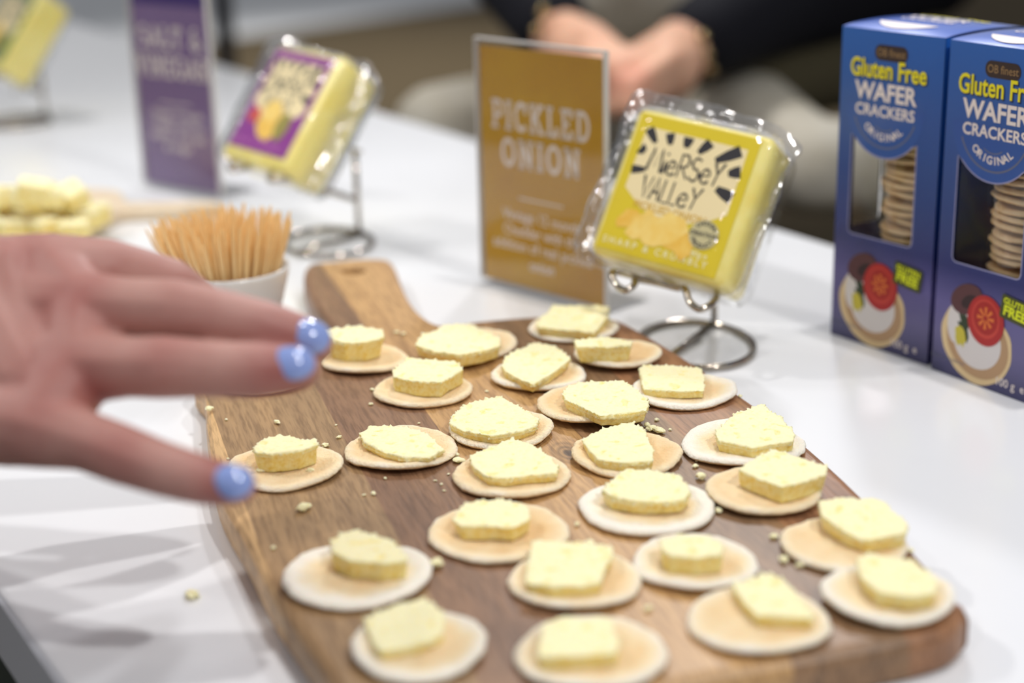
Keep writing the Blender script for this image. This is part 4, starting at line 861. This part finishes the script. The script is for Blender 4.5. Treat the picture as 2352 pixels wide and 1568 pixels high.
    while z < .83*HB*.9:
        c = Vector((cc_.x+math.sin(k*2.3+seed)*.0012, cc_.y+math.cos(k*1.7+seed)*.0012, 0)); V, Fc, tz = cracker_mesh(c, .0268, .35, seed*7+k*1.9, z, 1.1)
        zm = max(v.z for v in V)
        if zm > .27*HB or True:
            o = mesh('cracker', V, Fc, WAFER, None, True, (c.x, c.y, z)); a = o.data.attributes.new('toast', 'FLOAT', 'POINT'); a.data.foreach_set('value', [t*.7+.34 for t in tz])
            tag(o, 'round wafer cracker stacked behind the window of the %s blue box' % side_name[seed], 'cracker', 'crackers inside the %s box' % side_name[seed])
        z = zm+.0002+(0.0012 if k % 4 == 0 else 0); k += 1
    return root
side_name = {1: 'left', 2: 'right'}
A1, B1 = P(1908, 766), P(2134, 840); A2, B2_ = P(2139, 846), P(2352, 925)
B1 = A1+(B1-A1).normalized()*.078; B2_ = A2+(B2_-A2).normalized()*.078
wafer_box(A1, B1, .190, .068, 'left blue carton of gluten free wafer crackers, its whole front in view', True, 1)
wafer_box(A2, B2_, .190, .068, 'right blue carton of gluten free wafer crackers, cut by the picture edge', False, 2)

# ------------------------------------------------------------------ the reaching hand
SKIN = m_skin('skin', (192, 150, 139), (156, 88, 82))
def J(u, v, d, rpx): return (D(u, v, d), rpx*d/F)
def chain(*js): return [(a[0], a[1], b[0], b[1]) for a, b in zip(js, js[1:])]
wrist_t, wrist_b = J(-330, 700, .66, 120), J(-330, 915, .645, 118)
mcp = {'i': J(110, 640, .650, 92), 'm': J(185, 712, .632, 76), 'r': J(175, 840, .615, 78), 'l': J(95, 982, .600, 80)}
segs = []
segs += chain(J(-900, 760, .76, 190), J(-330, 790, .66, 135))
for k, w_ in (('i', wrist_t), ('m', wrist_t), ('r', wrist_b), ('l', wrist_b)): segs += chain(w_, mcp[k])
segs += chain(mcp['i'], mcp['m'], mcp['r'], mcp['l'])
segs += chain(J(-60, 690, .640, 105), J(60, 880, .615, 88)); segs += chain(J(-120, 800, .64, 110), J(40, 975, .61, 84)); segs += chain(J(20, 660, .645, 100), J(60, 830, .625, 92))
segs += chain(mcp['i'], J(250, 622, .655, 64), J(385, 662, .668, 62), J(500, 745, .690, 52), J(575, 830, .712, 42), J(590, 846, .717, 38))
segs += chain(mcp['m'], J(300, 706, .625, 59), J(400, 711, .622, 62), J(500, 727, .620, 56), J(610, 753, .622, 54), J(690, 776, .624, 46), J(722, 788, .625, 37))
segs += chain(mcp['r'], J(300, 843, .606, 60), J(370, 843, .604, 63), J(480, 846, .604, 57), J(590, 850, .606, 55), J(660, 848, .608, 47), J(688, 848, .609, 40))
segs += chain(mcp['l'], J(190, 1010, .592, 60), J(272, 1040, .587, 60), J(370, 1075, .582, 54), J(450, 1098, .580, 50), J(520, 1114, .580, 41), J(552, 1118, .580, 33))
segs += chain(wrist_t, J(0, 770, .680, 80), J(230, 780, .705, 66), J(420, 815, .720, 56), J(520, 845, .730, 46), J(556, 856, .733, 38))
segs = [(a, ra*1.17+.0005, b, rb*1.17+.0005) for a, ra, b, rb in segs]
V, Fc = blob(segs, .0014, 9)
hand = mesh('person', V, Fc, SKIN, None, True, tuple(D(-330, 790, .65)))
red = [(J(*q)[0], rad, amt) for q, rad, amt in (((385, 720, .60, 1), .012, .28), ((370, 843, .59, 1), .012, .3), ((255, 1035, .575, 1), .012, .3), ((610, 750, .61, 1), .009, .2), ((590, 850, .6, 1), .009, .2), ((690, 776, .62, 1), .013, .45), ((670, 848, .60, 1), .013, .45), ((520, 1114, .575, 1), .013, .45),
       ((170, 690, .62, 1), .016, .4), ((110, 850, .60, 1), .018, .4), ((60, 600, .63, 1), .02, .3), ((230, 905, .61, 1), .014, .5), ((500, 1085, .58, 1), .01, .2), ((430, 640, .65, 1), .012, .4), ((270, 640, .64, 1), .012, .15), ((100, 980, .59, 1), .015, .2))]
vcol(hand, 'flush', lambda p, nn: .12+sum(am*math.exp(-((p-c).length/rad)**2) for c, rad, am in red))
tag(hand, 'right hand with pale blue painted fingernails reaching in from the left above the board', 'person')
ORG[hand] = Vector(hand.location)
NAIL = mat('periwinkle_polish', (136, 156, 214), .16, spec=.6, coat=1.)
toc = lambda p: (Vector((0, 0, HC))-p).normalized()
def nail(base, tip, rl, rw, nrm_up, rfinger, lb):
    b, t = base, tip; ax = (t-b).normalized(); c = (b+t)/2; n = (toc(c)*.80+Vector((0, 0, 1))*nrm_up+Vector((0.05, 0, 0))); n = (n-ax*n.dot(ax)).normalized(); sd = ax.cross(n)
    rings_ = []; V = []; Fc = []; NU, NV = 20, 9
    for j in range(NV):
        ph = (j/(NV-1))*math.pi*.5
        rr = math.sin(ph)
        for k in range(NU):
            a = 2*math.pi*k/NU; x = rr*math.cos(a)*rl*(1.0 if math.cos(a) > 0 else .92); y = rr*math.sin(a)*rw
            # wraps the finger: drops with the square of the side distance
            hgt = rfinger*math.sqrt(max(0.02, 1-min(.98, (y/(rfinger*1.04))**2)))+.0016-.42*max(0, x)**2/rl-.0004*rr**6*1.5
            V.append(c+ax*x+sd*y+n*hgt)
    for j in range(NV-1):
        for k in range(NU): Fc.append((j*NU+k, j*NU+(k+1) % NU, (j+1)*NU+(k+1) % NU, (j+1)*NU+k))
    lo = len(V); V += [v-n*.0008 for v in V[(NV-1)*NU:NV*NU]]
    for k in range(NU): Fc.append(((NV-1)*NU+k, (NV-1)*NU+(k+1) % NU, lo+(k+1) % NU, lo+k))
    o = fixn(mesh('fingernail', V, Fc, NAIL, hand, True)); o['label'] = lb
k1 = .622/F*1.06
nail(J(676, 772, .624, 1)[0], J(742, 794, .625, 1)[0], .0080, .0074, .35, 46*k1, 'pale blue nail of the middle finger')
nail(J(642, 846, .608, 1)[0], J(708, 850, .609, 1)[0], .0080, .0070, .45, 48*k1, 'pale blue nail of the ring finger')
nail(J(510, 1108, .580, 1)[0], J(568, 1122, .580, 1)[0], .0072, .0066, .30, 42*k1, 'pale blue nail of the little finger')

nail(J(545, 795, .701, 1)[0], J(588, 842, .716, 1)[0], .0066, .0062, .6, 44*.71/F, 'pale blue nail of the index finger')

# ------------------------------------------------------------------ the person behind the table
def Q(u, v, d, r): return (D(u, v, d), r)
PERS = m_skin('skin_far', (238, 188, 156), (220, 140, 120))
NAVY = mat('navy_wool', (22, 22, 30), .8, spec=.2, bump=.3, bscale=250)
CRM = mat('cream_cotton', (208, 202, 188), .85, spec=.1, var=(190, 182, 164), scale=18, bump=.3, bscale=60)
OLV_SHADE = mat('olive_cloth_shade', (86, 80, 62), .9, spec=.1, bump=.4, bscale=60)  # dark olive stands for cloth in shade
hs_ = []
hs_ += chain(Q(1235, 10, 2.02, .034), Q(1285, 85, 1.95, .036), Q(1340, 125, 1.90, .042), Q(1400, 160, 1.86, .034))
hs_ += chain(Q(1590, 60, 2.02, .034), Q(1560, 120, 1.93, .038), Q(1520, 160, 1.88, .044), Q(1470, 170, 1.86, .034))
for k in range(4): hs_ += chain(Q(1345+12*k, 120+22*k, 1.84, .013), Q(1400+8*k, 150+24*k, 1.80, .012), Q(1432, 185+18*k, 1.79, .011), Q(1420-6*k, 215+14*k, 1.81, .010))
for k in range(4): hs_ += chain(Q(1545-6*k, 130+24*k, 1.84, .013), Q(1495-6*k, 165+22*k, 1.80, .012), Q(1455, 195+18*k, 1.78, .011), Q(1438, 205+20*k, 1.80, .010))
hs_ += chain(Q(1350, 90, 1.87, .018), Q(1410, 120, 1.83, .014), Q(1440, 150, 1.81, .012)); hs_ += chain(Q(1520, 110, 1.87, .018), Q(1470, 130, 1.83, .014), Q(1446, 160, 1.81, .012))
# torso inside the jacket, neck cut off above the picture
hs_ += chain(Q(1440, -150, 2.35, .11), Q(1440, -700, 2.45, .13), Q(1440, -1000, 2.48, .10), Q(1440, -1180, 2.48, .055))
V, Fc = blob(hs_, .0042, 8)
pr = mesh('person', V, Fc, PERS, None, True, tuple(D(1440, 300, 2.4)))
tag(pr, 'seated person behind the table, hands clasped, dark jacket with brass cuff buttons, cream trousers', 'person'); vcol(pr, 'flush', lambda p, nn: .05+.5*math.exp(-((p-D(1445, 190, 1.79)).length/.025)**2))
def cloth(nm, sg_, vox, m, lb=None, sm=6):
    V, Fc = blob(sg_, vox, sm); o = mesh(nm, V, Fc, m, pr, True)
    if lb: o['label'] = lb
    return o
cloth('jacket', chain(Q(1265, 55, 1.97, .050), Q(1180, -70, 2.07, .062), Q(1010, -420, 2.25, .075), Q(1120, -820, 2.42, .09))+chain(Q(1605, 90, 1.96, .052), Q(1780, -5, 2.08, .075), Q(2120, -100, 2.22, .092), Q(2020, -520, 2.35, .09), Q(1780, -840, 2.44, .09))
      + chain(Q(1180, -400, 2.44, .10), Q(1180, -800, 2.48, .11), Q(1440, -900, 2.50, .12), Q(1700, -800, 2.48, .11), Q(1700, -400, 2.44, .10)), .009, NAVY, 'dark navy jacket')
cloth('shirt', chain(Q(1330, 10, 2.22, .075), Q(1440, -20, 2.24, .10), Q(1560, 0, 2.22, .075))+chain(Q(1440, -60, 2.24, .12), Q(1440, -500, 2.36, .13)), .008, CRM, 'cream shirt')
cloth('trousers', chain(Q(1500, 330, 2.40, .13), Q(1700, 300, 2.10, .085), Q(1860, 385, 1.93, .058), Q(1990, 380, 1.98, .062), Q(2130, 420, 2.05, .06))+chain(Q(1380, 330, 2.40, .13), Q(1180, 290, 2.2, .08), Q(1000, 290, 2.05, .055), Q(980, 420, 2.05, .055)), .009, CRM, 'cream trousers')
cloth('shaded_cloth', chain(Q(1660, 190, 2.12, .07), Q(1850, 150, 2.18, .07), Q(2080, 110, 2.24, .07)), .009, OLV_SHADE, 'shaded cloth of trousers and jacket, painted dark olive')  # trousers and jacket in shadow, the shade put into the colour
brass = mat('brass', (196, 168, 120), .18, metal=1.)
def ball(nm, c, r, m, parent):
    V = [c+v.co.normalized()*r for v in icos.verts]; return mesh(nm, V, [tuple(q.index for q in f.verts) for f in icos.faces], m, parent, True)
for u, v, d in ((1248, 28, 1.905), (1236, 70, 1.91), (1612, 85, 1.895), (1622, 125, 1.90), (1630, 160, 1.905)): ball('cuff_button', D(u, v, d), .0075, brass, pr)
st = empty('stool', tuple(P(1650, 420, -TZ)), 'dark navy upholstered seat under the person in cream trousers', 'stool')
scn = D(1660, 520, 2.3); stz = scn.z-.11
box('seat', Fr((scn.x, scn.y, stz), (.86, -.5, 0), (.5, .86, 0), (0, 0, 1)), -.30, .40, -.26, .26, -.08, 0, mat('navy_upholstery', (20, 22, 40), .8), st, .03, 4)
for x, y in ((-.24, -.2), (.34, -.2), (-.24, .2), (.34, .2)):
    b = Fr((scn.x, scn.y, 0), (.86, -.5, 0), (.5, .86, 0), (0, 0, 1)).at(x, y); tube('leg', [(b.x, b.y, stz-.07), (b.x, b.y, -TZ+.001)], .016, mat('black_metal', (26, 26, 28), .4), st, smooth=0)
# dark post far behind the signs
pp = P(522, 176, -TZ); pq = D(520, 120, 3.4)
post = box('display_post', Fr((pq.x, pq.y, -TZ), (1, 0, 0), (0, 1, 0)), -.018, .018, -.018, .018, .001, 1.9, mat('dark_post', (46, 46, 52), .4), None, .003, loc=(pq.x, pq.y, -TZ))
tag(post, 'dark grey metal post rising behind the plum sign', 'post')
